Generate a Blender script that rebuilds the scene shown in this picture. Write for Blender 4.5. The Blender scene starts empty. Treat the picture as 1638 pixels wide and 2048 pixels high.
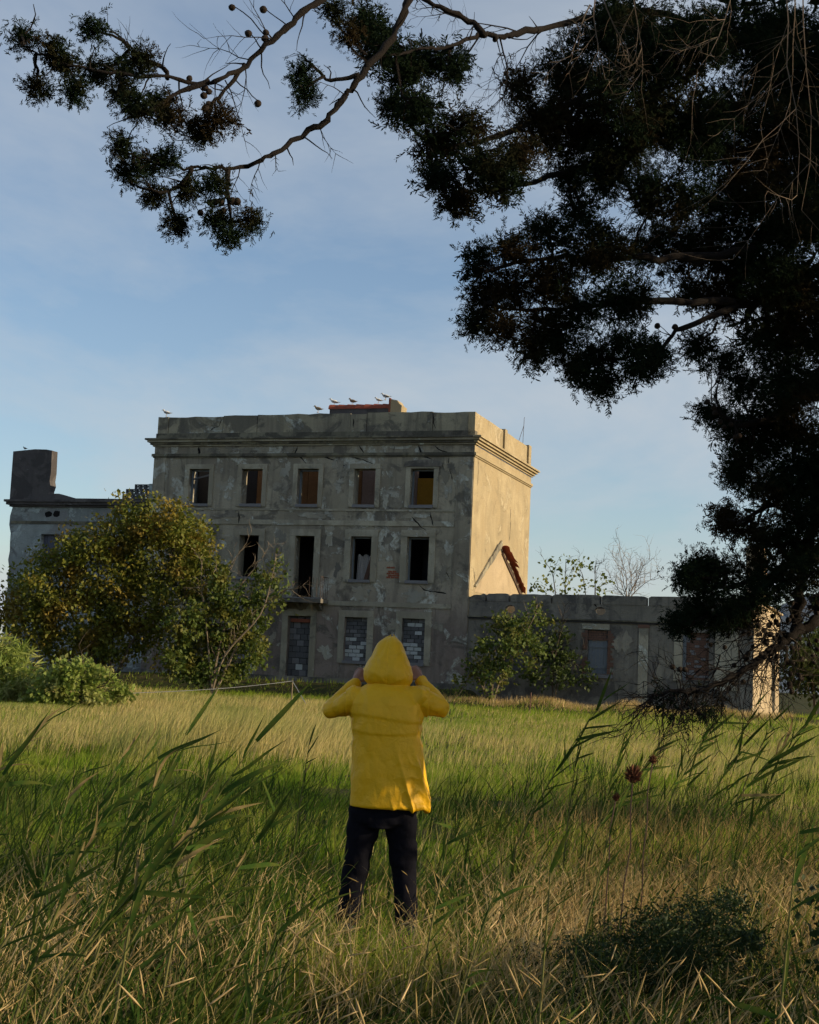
import bpy, bmesh, math, random
import numpy as np
from mathutils import Vector, Matrix, noise as mnoise

SC = bpy.context.scene
COL = SC.collection
random.seed(7)
R = math.radians

# ------------------------------------------------------------------ camera
PITCH, ROLL = 0.1066, 0.0443
CAM = np.array([0.0, 0.0, 1.68])
FPX, PW, PH = 2844.0, 1638.0, 2048.0
FW = np.array([0, math.cos(PITCH), math.sin(PITCH)])
UP0 = np.array([0, -math.sin(PITCH), math.cos(PITCH)])
RT0 = np.array([1.0, 0, 0])
RT = math.cos(ROLL) * RT0 + math.sin(ROLL) * UP0
UP = -math.sin(ROLL) * RT0 + math.cos(ROLL) * UP0
cd = bpy.data.cameras.new('camera')
cd.sensor_fit = 'VERTICAL'; cd.sensor_height = 36.0; cd.lens = FPX / PH * 36.0
cd.clip_start = 0.05; cd.clip_end = 6000
cam = bpy.data.objects.new('camera', cd); COL.objects.link(cam)
cam.matrix_world = Matrix(((RT[0], UP[0], -FW[0], 0), (RT[1], UP[1], -FW[1], 0), (RT[2], UP[2], -FW[2], CAM[2]), (0, 0, 0, 1)))
SC.camera = cam

# ------------------------------------------------------------------ light
SUN_EL, SUN_B = R(17.0), R(13.0)      # low sun from the right, a little from behind the camera
SDIR = Vector((math.cos(SUN_EL) * math.cos(SUN_B), -math.cos(SUN_EL) * math.sin(SUN_B), math.sin(SUN_EL)))
w = bpy.data.worlds.new('World'); SC.world = w; w.use_nodes = True
nt = w.node_tree; nt.nodes.clear()
def wn(t, **k):
    n = nt.nodes.new(t)
    for a, b in k.items(): setattr(n, a, b)
    return n
sky = wn('ShaderNodeTexSky', sky_type='NISHITA', sun_disc=False)
sky.sun_elevation = SUN_EL
sky.sun_rotation = math.atan2(SDIR.x, SDIR.y)
sky.air_density = 1.0; sky.dust_density = 0.6; sky.ozone_density = 2.4; sky.altitude = 20
tc = wn('ShaderNodeTexCoord')
# thin veil of high cloud: noise over the direction projected on a cloud sheet
sep = wn('ShaderNodeSeparateXYZ'); nt.links.new(tc.outputs['Generated'], sep.inputs[0])
zc = wn('ShaderNodeMath', operation='ADD'); zm = wn('ShaderNodeMath', operation='MAXIMUM'); nt.links.new(sep.outputs['Z'], zm.inputs[0]); zm.inputs[1].default_value = 0.0
nt.links.new(zm.outputs[0], zc.inputs[0]); zc.inputs[1].default_value = 0.16
dx = wn('ShaderNodeMath', operation='DIVIDE'); nt.links.new(sep.outputs['X'], dx.inputs[0]); nt.links.new(zc.outputs[0], dx.inputs[1])
dy = wn('ShaderNodeMath', operation='DIVIDE'); nt.links.new(sep.outputs['Y'], dy.inputs[0]); nt.links.new(zc.outputs[0], dy.inputs[1])
cmb = wn('ShaderNodeCombineXYZ'); nt.links.new(dx.outputs[0], cmb.inputs[0]); nt.links.new(dy.outputs[0], cmb.inputs[1])
mp = wn('ShaderNodeMapping'); nt.links.new(cmb.outputs[0], mp.inputs[0])
mp.inputs['Scale'].default_value = (0.75, 0.55, 1); mp.inputs['Rotation'].default_value = (0, 0, R(28)); mp.inputs['Location'].default_value = (56.3, 24.35, 0)
n1 = wn('ShaderNodeTexNoise'); nt.links.new(mp.outputs[0], n1.inputs['Vector'])
n1.inputs['Scale'].default_value = 1.15; n1.inputs['Detail'].default_value = 7; n1.inputs['Roughness'].default_value = 0.6; n1.inputs['Distortion'].default_value = 0.35
rp = wn('ShaderNodeValToRGB'); nt.links.new(n1.outputs['Fac'], rp.inputs[0])
rp.color_ramp.elements[0].position = 0.40; rp.color_ramp.elements[0].color = (0, 0, 0, 1)
rp.color_ramp.elements[1].position = 0.70; rp.color_ramp.elements[1].color = (1, 1, 1, 1)
mul = wn('ShaderNodeMath', operation='MULTIPLY'); nt.links.new(rp.outputs[0], mul.inputs[0]); mul.inputs[1].default_value = 0.8
mix = wn('ShaderNodeMix', data_type='RGBA'); hz = wn('ShaderNodeMapRange'); nt.links.new(zm.outputs[0], hz.inputs[0])
for i_, v_ in ((1, 0.0), (2, 0.42), (3, 0.26), (4, 0.0)): hz.inputs[i_].default_value = v_
add = wn('ShaderNodeMath', operation='ADD', use_clamp=True); nt.links.new(mul.outputs[0], add.inputs[0]); nt.links.new(hz.outputs[0], add.inputs[1])
nt.links.new(add.outputs[0], mix.inputs[0])
nt.links.new(sky.outputs[0], mix.inputs[6]); mix.inputs[7].default_value = (3.7, 4.0, 4.3, 1)
bg = wn('ShaderNodeBackground'); nt.links.new(mix.outputs[2], bg.inputs[0]); bg.inputs[1].default_value = 0.122
wo = wn('ShaderNodeOutputWorld'); nt.links.new(bg.outputs[0], wo.inputs[0])
sl = bpy.data.lights.new('sun', 'SUN'); sl.energy = 5.0; sl.angle = R(0.53); sl.color = (1.0, 0.80, 0.52)
so = bpy.data.objects.new('sun', sl); COL.objects.link(so); so.rotation_euler = SDIR.to_track_quat('Z', 'Y').to_euler()
SC.view_settings.view_transform = 'Standard'; SC.view_settings.look = 'None'
SC.view_settings.exposure = 0.28; SC.view_settings.gamma = 1.0
SC.render.engine = 'CYCLES'
SC.cycles.max_bounces = 4; SC.cycles.diffuse_bounces = 2; SC.cycles.glossy_bounces = 2; SC.cycles.transmission_bounces = 3; SC.cycles.transparent_max_bounces = 4
SC.cycles.use_adaptive_sampling = True; SC.cycles.adaptive_threshold = 0.03; SC.cycles.caustics_reflective = False; SC.cycles.caustics_refractive = False
SC.cycles.use_denoising = True

# ------------------------------------------------------------------ pixel <-> place helpers
def ray(x, y):
    return FW + RT * ((x - PW / 2) / FPX) - UP * ((y - PH / 2) / FPX)
def at(x, y, Y):
    v = ray(x, y); return CAM + v * (Y / v[1])

# ------------------------------------------------------------------ materials
def mat(name):
    m = bpy.data.materials.new(name); m.use_nodes = True
    m.node_tree.nodes.clear()
    return m, m.node_tree
def N(t, typ, ins=None, **k):
    n = t.nodes.new(typ)
    for a, b in k.items(): setattr(n, a, b)
    for i, v in (ins or {}).items():
        if isinstance(v, bpy.types.NodeSocket): t.links.new(v, n.inputs[i])
        else: n.inputs[i].default_value = v
    return n
def c4(c): return (c[0], c[1], c[2], 1)
def noise_(t, vec, scale, detail=5, rough=.55, dist=0.0):
    return N(t, 'ShaderNodeTexNoise', {'Vector': vec, 'Scale': scale, 'Detail': detail, 'Roughness': rough, 'Distortion': dist}).outputs['Fac']
def ramp(t, fac, a, b, ca=(0, 0, 0), cb=(1, 1, 1)):
    n = N(t, 'ShaderNodeValToRGB', {0: fac})
    n.color_ramp.elements[0].position = a; n.color_ramp.elements[0].color = c4(ca)
    n.color_ramp.elements[1].position = b; n.color_ramp.elements[1].color = c4(cb)
    return n.outputs[0]
def mixc(t, fac, a, b, blend='MIX'):
    n = N(t, 'ShaderNodeMix', data_type='RGBA', blend_type=blend)
    for s, v in ((0, fac), (6, a), (7, b)):
        if isinstance(v, bpy.types.NodeSocket): t.links.new(v, n.inputs[s])
        else: n.inputs[s].default_value = c4(v) if s else v
    return n.outputs[2]
def mapped(t, scale=(1, 1, 1), loc=(0, 0, 0), coord='Object'):
    tcn = N(t, 'ShaderNodeTexCoord')
    return N(t, 'ShaderNodeMapping', {0: tcn.outputs[coord], 'Scale': scale, 'Location': loc}).outputs[0]
def finish(t, col, rough=.85, bump=None, bs=.3, bd=.02, spec=.2):
    p = N(t, 'ShaderNodeBsdfPrincipled', {'Roughness': rough, 'Specular IOR Level': spec})
    if isinstance(col, bpy.types.NodeSocket): t.links.new(col, p.inputs['Base Color'])
    else: p.inputs['Base Color'].default_value = c4(col)
    if bump is not None:
        b = N(t, 'ShaderNodeBump', {'Height': bump, 'Strength': bs, 'Distance': bd})
        t.links.new(b.outputs[0], p.inputs['Normal'])
    o = N(t, 'ShaderNodeOutputMaterial', {0: p.outputs[0]})
    return p
MATS = {}
def simple(name, col, rough=.85, var=.25, scale=6.0, bs=.25, bd=.02, spec=.2):
    m, t = mat(name)
    v = mapped(t)
    n = noise_(t, v, scale, 6, .6)
    n2 = noise_(t, v, scale * 7, 3, .6)
    lo = tuple(c * (1 - var) for c in col); hi = tuple(min(1, c * (1 + var)) for c in col)
    c = mixc(t, n, lo, hi)
    c = mixc(t, ramp(t, n2, .35, .7), c, tuple(x * .8 for x in col))
    finish(t, c, rough, n2, bs, bd, spec)
    MATS[name] = m
    return m

def plaster(name, base, dark, pale, brown, low=None, palelo=.55, darklo=.58, seed=0.0, streak=.5, k=1.16):
    base, dark, pale, brown = [tuple(x * k for x in c) for c in (base, dark, pale, brown)]
    low = low and tuple(x * k for x in low)
    m, t = mat(name)
    v = mapped(t, loc=(seed, seed * .7, seed * 1.3))
    big = noise_(t, v, .42, 8, .62, .5)
    c = mixc(t, ramp(t, big, .40, .60), base, tuple(x * .72 for x in base))
    nb = noise_(t, mapped(t, loc=(9 + seed, 3, 5)), .55, 9, .62, .7)
    c = mixc(t, ramp(t, nb, .50, .57), c, brown)
    if low is not None:
        geo = N(t, 'ShaderNodeTexCoord').outputs['Object']
        z = N(t, 'ShaderNodeSeparateXYZ', {0: geo}).outputs['Z']
        zz = N(t, 'ShaderNodeMath', {0: z, 1: N(t, 'ShaderNodeMath', {0: big, 1: 3.0}, operation='MULTIPLY').outputs[0]}, operation='ADD').outputs[0]
        zr = N(t, 'ShaderNodeMapRange', {0: zz, 1: 4.6, 2: 6.6, 3: 1.0, 4: 0.0}).outputs[0]
        c = mixc(t, zr, c, mixc(t, ramp(t, nb, .45, .55), low, tuple(x * .75 for x in low)))
    pn = noise_(t, mapped(t, loc=(2, 17 + seed, 8)), .62, 11, .68, .9)
    pm = ramp(t, pn, palelo, palelo + .035)
    fine = noise_(t, v, 5.5, 8, .7)
    pm2 = N(t, 'ShaderNodeMath', {0: pm, 1: ramp(t, fine, .36, .56)}, operation='MULTIPLY').outputs[0]
    c = mixc(t, pm2, c, pale)
    dn = noise_(t, mapped(t, loc=(31 + seed, 7, 1)), .7, 9, .66, .6)
    dm = ramp(t, dn, darklo, darklo + .06)
    c = mixc(t, N(t, 'ShaderNodeMath', {0: dm, 1: .75}, operation='MULTIPLY').outputs[0], c, dark)
    st = noise_(t, mapped(t, scale=(2.6, 2.6, .22), loc=(seed, 0, 0)), 1.0, 7, .62, .2)
    c = mixc(t, N(t, 'ShaderNodeMath', {0: ramp(t, st, .50, .74), 1: streak}, operation='MULTIPLY').outputs[0], c, dark)
    spk = noise_(t, v, 14, 5, .7)
    c = mixc(t, ramp(t, spk, .56, .70), c, tuple(x * .6 for x in base))
    h = N(t, 'ShaderNodeMath', {0: N(t, 'ShaderNodeMath', {0: pm, 1: 1.4}, operation='MULTIPLY').outputs[0], 1: N(t, 'ShaderNodeMath', {0: fine, 1: spk}, operation='ADD').outputs[0]}, operation='ADD').outputs[0]
    finish(t, c, .92, h, .55, .05, .1)
    MATS[name] = m
    return m

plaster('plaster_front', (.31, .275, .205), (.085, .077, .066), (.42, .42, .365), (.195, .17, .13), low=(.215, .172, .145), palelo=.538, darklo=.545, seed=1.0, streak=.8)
plaster('plaster_trim', (.34, .31, .235), (.13, .122, .10), (.46, .475, .42), (.235, .21, .155), palelo=.58, seed=5.0, streak=.55)
plaster('plaster_parapet', (.30, .27, .19), (.08, .075, .065), (.40, .415, .37), (.21, .188, .14), palelo=.57, darklo=.50, seed=9.0, streak=.85)
plaster('plaster_wing', (.30, .33, .32), (.12, .12, .12), (.40, .45, .44), (.22, .225, .22), low=(.24, .245, .235), palelo=.52, seed=14.0, k=1.02)
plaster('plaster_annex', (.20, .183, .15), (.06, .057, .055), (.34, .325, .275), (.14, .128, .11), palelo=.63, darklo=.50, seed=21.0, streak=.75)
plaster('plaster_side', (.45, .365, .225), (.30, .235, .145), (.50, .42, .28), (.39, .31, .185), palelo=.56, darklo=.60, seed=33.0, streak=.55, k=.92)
plaster('plaster_end', (.47, .37, .24), (.33, .25, .16), (.52, .42, .29), (.42, .33, .21), palelo=.6, darklo=.66, seed=41.0, streak=.3, k=.95)
plaster('cornice_mould', (.19, .175, .125), (.05, .047, .04), (.26, .26, .2), (.11, .10, .08), palelo=.62, darklo=.47, seed=3.0, streak=.8)
plaster('tower_render', (.115, .104, .100), (.05, .046, .046), (.19, .185, .18), (.08, .073, .072), palelo=.60, darklo=.5, seed=51.0, streak=.7)
simple('brick_red', (.26, .085, .05), .9, .35, 9)
simple('brick_soft', (.15, .085, .062), .9, .35, 9)
simple('tile_red', (.30, .075, .04), .85, .4, 12)
simple('block_white', (.46, .48, .47), .95, .25, 10)
simple('block_grey', (.115, .115, .12), .95, .35, 8)
simple('block_mid', (.19, .185, .19), .95, .3, 8)
simple('mortar_dark', (.05, .048, .048), .95, .3, 10)
simple('inner_ochre', (.50, .26, .035), .9, .3, 2)
simple('inner_brown', (.28, .14, .06), .9, .45, 2)
simple('inner_pink', (.34, .24, .20), .9, .35, 1.6)
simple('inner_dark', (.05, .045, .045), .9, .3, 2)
simple('inner_blue', (.11, .115, .15), .9, .3, 2)
simple('crack_dark', (.012, .011, .011), 1.0, .2, 10)
simple('old_wood', (.17, .19, .21), .85, .3, 14)
simple('wood_beam', (.12, .09, .065), .9, .3, 10)
simple('rust_iron', (.075, .045, .03), .8, .35, 20, spec=.3)
simple('cloth_pale', (.45, .42, .40), .9, .15, 3)
simple('galvanised', (.30, .30, .29), .5, .2, 20, spec=.5)

# ------------------------------------------------------------------ mesh helpers
def link(o, parent=None):
    COL.objects.link(o)
    if parent is not None: o.parent = parent
    return o
def tag(o, label=None, cat=None, group=None, kind=None):
    if label: o['label'] = label
    if cat: o['category'] = cat
    if group: o['group'] = group
    if kind: o['kind'] = kind
    return o
def empty(name, loc=(0, 0, 0), rz=0.0, label=None, cat=None, group=None):
    o = bpy.data.objects.new(name, None); o.empty_display_size = .3
    o.location = loc; o.rotation_euler = (0, 0, rz)
    link(o); return tag(o, label, cat, group)
def np_mesh(name, V, quads=None, tris=None, smooth=False):
    me = bpy.data.meshes.new(name)
    V = np.asarray(V, dtype=np.float32)
    nq = 0 if quads is None else len(quads); ntri = 0 if tris is None else len(tris)
    me.vertices.add(len(V)); me.vertices.foreach_set('co', V.ravel())
    loops = []
    if nq: loops.append(np.asarray(quads, dtype=np.int32).ravel())
    if ntri: loops.append(np.asarray(tris, dtype=np.int32).ravel())
    L = np.concatenate(loops)
    me.loops.add(len(L)); me.loops.foreach_set('vertex_index', L)
    st = np.concatenate([np.arange(nq, dtype=np.int32) * 4, nq * 4 + np.arange(ntri, dtype=np.int32) * 3]).astype(np.int32)
    me.polygons.add(nq + ntri); me.polygons.foreach_set('loop_start', st)
    if smooth: me.polygons.foreach_set('use_smooth', np.ones(nq + ntri, dtype=bool))
    me.update(calc_edges=True)
    return me
def obj(name, me, m=None, parent=None):
    if m is not None:
        me.materials.clear()
        me.materials.append(MATS[m] if isinstance(m, str) else m)
    return link(bpy.data.objects.new(name, me), parent)
class MB:
    def __init__(s): s.v = []; s.f = []
    def add(s, vs, fs):
        o = len(s.v); s.v += [tuple(p) for p in vs]; s.f += [tuple(i + o for i in f) for f in fs]
    def box(s, x0, x1, y0, y1, z0, z1, M=None, jit=0.0):
        vs = [(x, y, z) for z in (z0, z1) for x, y in ((x0, y0), (x1, y0), (x1, y1), (x0, y1))]
        if jit: vs = [tuple(c + random.uniform(-jit, jit) for c in p) for p in vs]
        if M is not None: vs = [tuple(M @ Vector(p)) for p in vs]
        s.add(vs, [(3, 2, 1, 0), (4, 5, 6, 7), (0, 1, 5, 4), (1, 2, 6, 5), (2, 3, 7, 6), (3, 0, 4, 7)])
        return s
    def prism(s, pts, y0, y1, M=None):            # outline in x,z extruded along y (outline anticlockwise seen from -y)
        n = len(pts)
        vs = [(p[0], y0, p[1]) for p in pts] + [(p[0], y1, p[1]) for p in pts]
        if M is not None: vs = [tuple(M @ Vector(p)) for p in vs]
        fs = [tuple(range(n)), tuple(range(2 * n - 1, n - 1, -1))]
        fs += [((i + 1) % n, i, i + n, (i + 1) % n + n) for i in range(n)]
        s.add(vs, fs); return s
    def tube(s, path, rad, n=6, cap=True):
        P = [Vector(p) for p in path]; k = len(P)
        if not hasattr(rad, '__len__'): rad = [rad] * k
        ref = Vector((0.13, 0.31, 0.94)).normalized()
        vs = []
        for i in range(k):
            d = (P[min(i + 1, k - 1)] - P[max(i - 1, 0)])
            if d.length < 1e-9: d = Vector((0, 0, 1))
            d.normalize()
            a = d.cross(ref)
            if a.length < .05: a = d.cross(Vector((1, 0, 0)))
            a.normalize(); b = d.cross(a)
            for j in range(n):
                t = 2 * math.pi * j / n
                vs.append(P[i] + (a * math.cos(t) + b * math.sin(t)) * rad[i])
        fs = []
        for i in range(k - 1):
            for j in range(n):
                fs.append((i * n + j, (i + 1) * n + j, (i + 1) * n + (j + 1) % n, i * n + (j + 1) % n))
        if cap: fs += [tuple(range(n)), tuple((k - 1) * n + j for j in range(n - 1, -1, -1))]
        s.add(vs, fs); return s
    def mesh(s, name, smooth=False):
        me = bpy.data.meshes.new(name); me.from_pydata(s.v, [], s.f)
        if smooth: me.polygons.foreach_set('use_smooth', np.ones(len(me.polygons), dtype=bool))
        me.update(); return me
    def build(s, name, m, parent=None, smooth=False): return obj(name, s.mesh(name, smooth), m, parent)
def wall_panel(mb, u0, u1, z0, z1, s0, s1, ops):
    us = sorted({u0, u1} | {x for o in ops for x in o[:2]}); zs = sorted({z0, z1} | {x for o in ops for x in o[2:4]})
    us = [x for x in us if u0 <= x <= u1]; zs = [x for x in zs if z0 <= x <= z1]
    def solid(i, j):
        if i < 0 or j < 0 or i >= len(us) - 1 or j >= len(zs) - 1: return False
        x = (us[i] + us[i + 1]) / 2; z = (zs[j] + zs[j + 1]) / 2
        return not any(o[0] < x < o[1] and o[2] < z < o[3] for o in ops)
    for i in range(len(us) - 1):
        for j in range(len(zs) - 1):
            if not solid(i, j): continue
            a, b, c, d = us[i], us[i + 1], zs[j], zs[j + 1]
            q = [(a, s0, c), (b, s0, c), (b, s0, d), (a, s0, d), (a, s1, c), (b, s1, c), (b, s1, d), (a, s1, d)]
            fs = [(0, 1, 2, 3), (5, 4, 7, 6)]
            if not solid(i - 1, j): fs.append((4, 0, 3, 7))
            if not solid(i + 1, j): fs.append((1, 5, 6, 2))
            if not solid(i, j - 1): fs.append((4, 5, 1, 0))
            if not solid(i, j + 1): fs.append((3, 2, 6, 7))
            mb.add(q, fs)
    return mb

# ------------------------------------------------------------------ ground
HA = 0.3265
HP = np.array([2.6596, 60.0, 0.0])
HD = np.array([math.cos(HA), -math.sin(HA), 0]); HN = np.array([math.sin(HA), math.cos(HA), 0])
def house_us(x, y):
    return (x - HP[0]) * HD[0] + (y - HP[1]) * HD[1], (x - HP[0]) * HN[0] + (y - HP[1]) * HN[1]
def sstep(a, b, x):
    t = np.clip((x - a) / (b - a), 0, 1); return t * t * (3 - 2 * t)
def gz(x, y):
    x = np.asarray(x, float); y = np.asarray(y, float)
    z = .05 * np.sin(x * .55 + 1.3) * np.sin(y * .4 + .5) + .03 * np.sin(x * 1.7 + y * .9) * np.cos(y * 1.3 - x * .4)
    z = z * sstep(4, 14, y) + .12 * sstep(25, 55, y)
    u, s = house_us(x, y)
    z = z + .30 * np.exp(-((s + 3.2) / 1.1) ** 2) * sstep(-3, 1.5, u) * (1 - sstep(13, 18, u)) * (.7 + .3 * np.sin(u * 1.9))
    z = z + .62 * sstep(-2.6, -1.5, s) * (1 - sstep(.2, 1.0, u)) * (1 - sstep(1, 4, s)) * sstep(-26, -23, u)
    return z
def build_ground():
    xs = np.concatenate([np.linspace(-1500, -60, 14), np.linspace(-50, -16, 24), np.linspace(-15, 24, 118), np.linspace(26, 60, 22), np.linspace(80, 1500, 14)])
    ys = np.concatenate([np.linspace(-300, -6, 10), np.linspace(-4, 75, 240), np.linspace(78, 130, 24), np.linspace(150, 2500, 20)])
    X, Y = np.meshgrid(xs, ys)
    Z = gz(X, Y)
    V = np.stack([X, Y, Z], -1).reshape(-1, 3)
    nx = len(xs); i = np.arange((len(ys) - 1) * (nx - 1)); r = i // (nx - 1); c = i % (nx - 1)
    q = np.stack([r * nx + c, r * nx + c + 1, (r + 1) * nx + c + 1, (r + 1) * nx + c], -1)
    m, t = mat('soil')
    v = mapped(t)
    a = noise_(t, v, .35, 8, .6, .3); b = noise_(t, v, 6, 6, .65)
    c = mixc(t, ramp(t, a, .42, .6), (.055, .052, .022), (.085, .068, .03))
    c = mixc(t, ramp(t, b, .4, .65), c, (.035, .045, .014))
    finish(t, c, .95, b, .6, .05, .05); MATS['soil'] = m
    o = obj('ground', np_mesh('ground', V, q, smooth=True), 'soil'); tag(o, kind='structure')
build_ground()
# ------------------------------------------------------------------ the ruined house (local frame: x along the front, y into the house, z up)
def house_root(name, label, cat):
    return empty(name, HP, -HA, label, cat)
house = house_root('ruined_house', 'derelict three-storey house with peeling grey plaster front and sunlit yellow side wall', 'house')
WU = [(-13.46, -12.45), (-10.82, -9.81), (-8.10, -7.11), (-5.42, -4.43), (-2.82, -1.77)]
row3 = [(a, b, 8.49, 10.08) for a, b in WU]
row2 = [(-13.40, -12.48, 5.22, 7.09), (-10.76, -9.82, 5.22, 7.09), (-8.06, -7.14, 4.40, 7.10), (-5.43, -4.47, 5.22, 7.11), (-2.84, -1.85, 5.24, 7.12)]
row1 = [(-13.45, -12.4, 1.72, 3.57), (-10.85, -9.8, 1.72, 3.57), (-8.20, -7.14, .70, 3.57), (-5.54, -4.49, 1.72, 3.59), (-2.91, -1.88, 1.74, 3.62)]
T = .55
HW = 15.32; HS = 10.2
mb = MB(); wall_panel(mb, -HW, 0, -.4, 11.12, 0, T, row3 + row2 + row1)
mb.build('front_wall', 'plaster_front', house)
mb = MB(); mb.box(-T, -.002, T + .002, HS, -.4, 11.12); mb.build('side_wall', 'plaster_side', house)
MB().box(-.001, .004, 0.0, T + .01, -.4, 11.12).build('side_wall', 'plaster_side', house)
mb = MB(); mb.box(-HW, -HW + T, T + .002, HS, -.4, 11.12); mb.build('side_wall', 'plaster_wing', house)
mb = MB(); wall_panel(mb, -HW + T, -T, -.4, 11.12, HS - .5, HS, [(-13.3, -12.5, 8.5, 10.4), (-9.0, -8, 5.2, 7.1)]); mb.build('rear_wall', 'plaster_front', house)
# floors, corridor walls behind the windows; the roof over the front rooms has fallen in
MB().box(-HW + T, -T, T, HS - .5, 4.16, 4.38).build('floor_slab', 'inner_dark', house)
MB().box(-HW + T, -T, T, HS - .5, 7.66, 7.90).build('floor_slab', 'inner_dark', house)
MB().box(-HW + T, -T, 3.6, HS - .5, 10.9, 11.1).build('roof_slab', 'inner_dark', house)
for k, (a, b, m) in enumerate([(-14.7, -11.6, 'inner_dark'), (-11.6, -9.0, 'inner_brown'), (-9.0, -6.3, 'inner_brown'), (-6.3, -3.6, 'inner_pink'), (-3.6, -.56, 'inner_ochre')]):
    MB().box(a + .01, b - .01, 3.3, 3.5, 7.91, (10.12 if k == 4 else 11.6) if k > 1 else 10.89).build('inner_wall', m, house)
for k, (a, b, m) in enumerate([(-14.7, -9.0, 'inner_dark'), (-9.0, -6.3, 'inner_dark'), (-6.3, -.56, 'inner_blue')]):
    MB().box(a + .01, b - .01, 3.9, 4.1, 4.39, 7.65).build('inner_wall', m, house)
for u in (-11.7, -6.4, -3.5):
    MB().box(u, u + .14, T + .01, 3.8, 4.39, 7.65).build('partition_wall', 'inner_dark', house)
for u, z in ((-13.0, 10.55), (-9.5, 10.6), (-7.0, 10.5), (-4.4, 10.6), (-1.9, 10.45)):
    M = Matrix.Translation((u, 0, z)) @ Matrix.Rotation(R(random.uniform(-14, 14)), 4, 'Y') @ Matrix.Rotation(R(random.uniform(-4, 4)), 4, 'Z')
    MB().box(-.07, .07, T + .02, 3.29, -.09, .09, M).build('roof_beam', 'wood_beam', house)
# broken slat and sash remains seen in the first openings
MB().box(-.55, .5, -.03, .03, -.035, .035, Matrix.Translation((-12.95, .35, 9.78)) @ Matrix.Rotation(R(-14), 4, 'Y')).build('broken_slat', 'block_mid', house)

# parapet: long weathered panels with joints and a ragged top
def ragged_top(a, b, z, step=.45, amp=.025):
    n = max(2, int((b - a) / step)); return [(b - (b - a) * i / n, z + (0 if i in (0, n) else random.uniform(-amp, amp))) for i in range(n + 1)]
joints = [-HW + .06, -14.72, -11.95, -10.25, -5.75, -4.98, -1.95, -.04]
tops = [12.52, 12.50, 12.53, 12.56, 12.52, 12.58, 12.55]
for i in range(7):
    a, b = joints[i] + .012, joints[i + 1] - .012
    pr = [(a, 11.74), (b, 11.74)] + ragged_top(a, b, tops[i])
    MB().prism(pr, .02 if i in (0, 4) else .05, .34).build('parapet_panel', 'plaster_parapet', house)
MB().box(-HW + .02, -.02, .0, .4, 11.48, 11.737).build('parapet_base', 'cornice_mould', house)
# the yellow side of the parapet with its square piers
for a, b in ((.0, 4.68), (5.16, 9.3)):
    n = 9
    pr = [(a, 11.5), (b, 11.5)] + ragged_top(a, b, 12.53, .8, .02)
    M = Matrix(((0, 1, 0, 0), (1, 0, 0, 0), (0, 0, 1, 0), (0, 0, 0, 1)))
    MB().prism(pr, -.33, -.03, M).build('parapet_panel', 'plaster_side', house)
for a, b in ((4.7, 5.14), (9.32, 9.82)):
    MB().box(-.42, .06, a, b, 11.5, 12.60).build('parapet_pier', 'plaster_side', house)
# cornice: stepped mouldings running round the corner
for i, (z0, z1, pj) in enumerate(((11.40, 11.478, .36), (11.30, 11.398, .27), (11.20, 11.298, .17), (11.125, 11.198, .08))):
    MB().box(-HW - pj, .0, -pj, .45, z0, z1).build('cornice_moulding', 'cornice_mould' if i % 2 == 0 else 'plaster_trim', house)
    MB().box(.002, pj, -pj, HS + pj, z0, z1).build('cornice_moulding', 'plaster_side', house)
for z0, z1, pj in ((10.66, 10.78, .10), (10.60, 10.658, .05)):
    MB().box(-HW - pj, -.002, -pj, -.002, z0, z1).build('string_course', 'cornice_mould', house)
    MB().box(.006, pj, -pj, HS + .02, z0, z1).build('string_course', 'plaster_side', house)
MB().box(-HW, -.75, -.045, -.002, 7.58, 7.80).build('string_course', 'plaster_trim', house)
MB().box(-HW, -.75, -.03, -.002, 8.22, 8.30).build('string_course', 'plaster_trim', house)
MB().box(-6.55, -.75, -.045, -.002, 4.08, 4.28).build('string_course', 'plaster_trim', house)
MB().box(-HW, -8.55, -.045, -.002, 4.08, 4.28).build('string_course', 'plaster_trim', house)
MB().box(-.74, -.03, -.035, -.003, -.3, 10.59).build('corner_pilaster', 'plaster_front', house)
MB().box(-HW + .01, -HW + .62, -.035, -.003, -.3, 10.59).build('corner_pilaster', 'plaster_front', house)
MB().box(-HW + .01, -.03, -.06, -.004, -.4, .95).build('plinth', 'plaster_annex', house)

def surround(parent, o, wj=.27, wl=.3, ws=.12, door=False, skew=0.0):
    a, b, z0, z1 = o
    win = MB()
    win.box(a - wj, a - .002, -.05, .12, z0 - (0 if door else .10), z1 + .0, jit=.006)
    win.box(b + .002, b + wj, -.05, .12, z0 - (0 if door else .10), z1 + .0, jit=.006)
    win.box(a - wj - .0, b + wj, -.055, .12, z1 + .004, z1 + wl, jit=.006)
    w_ = win.build('door' if door else 'window', 'plaster_trim', parent)
    if not door:
        MB().box(a - .02, b + .02, -.10, T - .1, z0 - ws, z0 + .012, jit=.008).build('sill', 'block_mid', w_)
    return w_
wins = {}
for r, rows in ((3, row3), (2, row2), (1, row1)):
    for k, o in enumerate(rows):
        dr = k == 2 and r < 3
        wins[r, k] = surround(house, o, .22 if r == 3 else .28, .22 if r == 3 else .30, door=dr)
# remains of wooden frames inside the upper openings
for (r, k) in ((3, 0), (3, 2), (3, 4), (2, 3), (2, 4)):
    a, b, z0, z1 = (row3 if r == 3 else row2)[k]
    fr = MB(); fr.box(a + .01, a + .07, .22, .29, z0 + .015, z1 - .01); fr.box(a + .01, b - .01, .22, .29, z1 - .08, z1 - .011)
    fr.build('frame', 'old_wood', wins[r, k])
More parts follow.
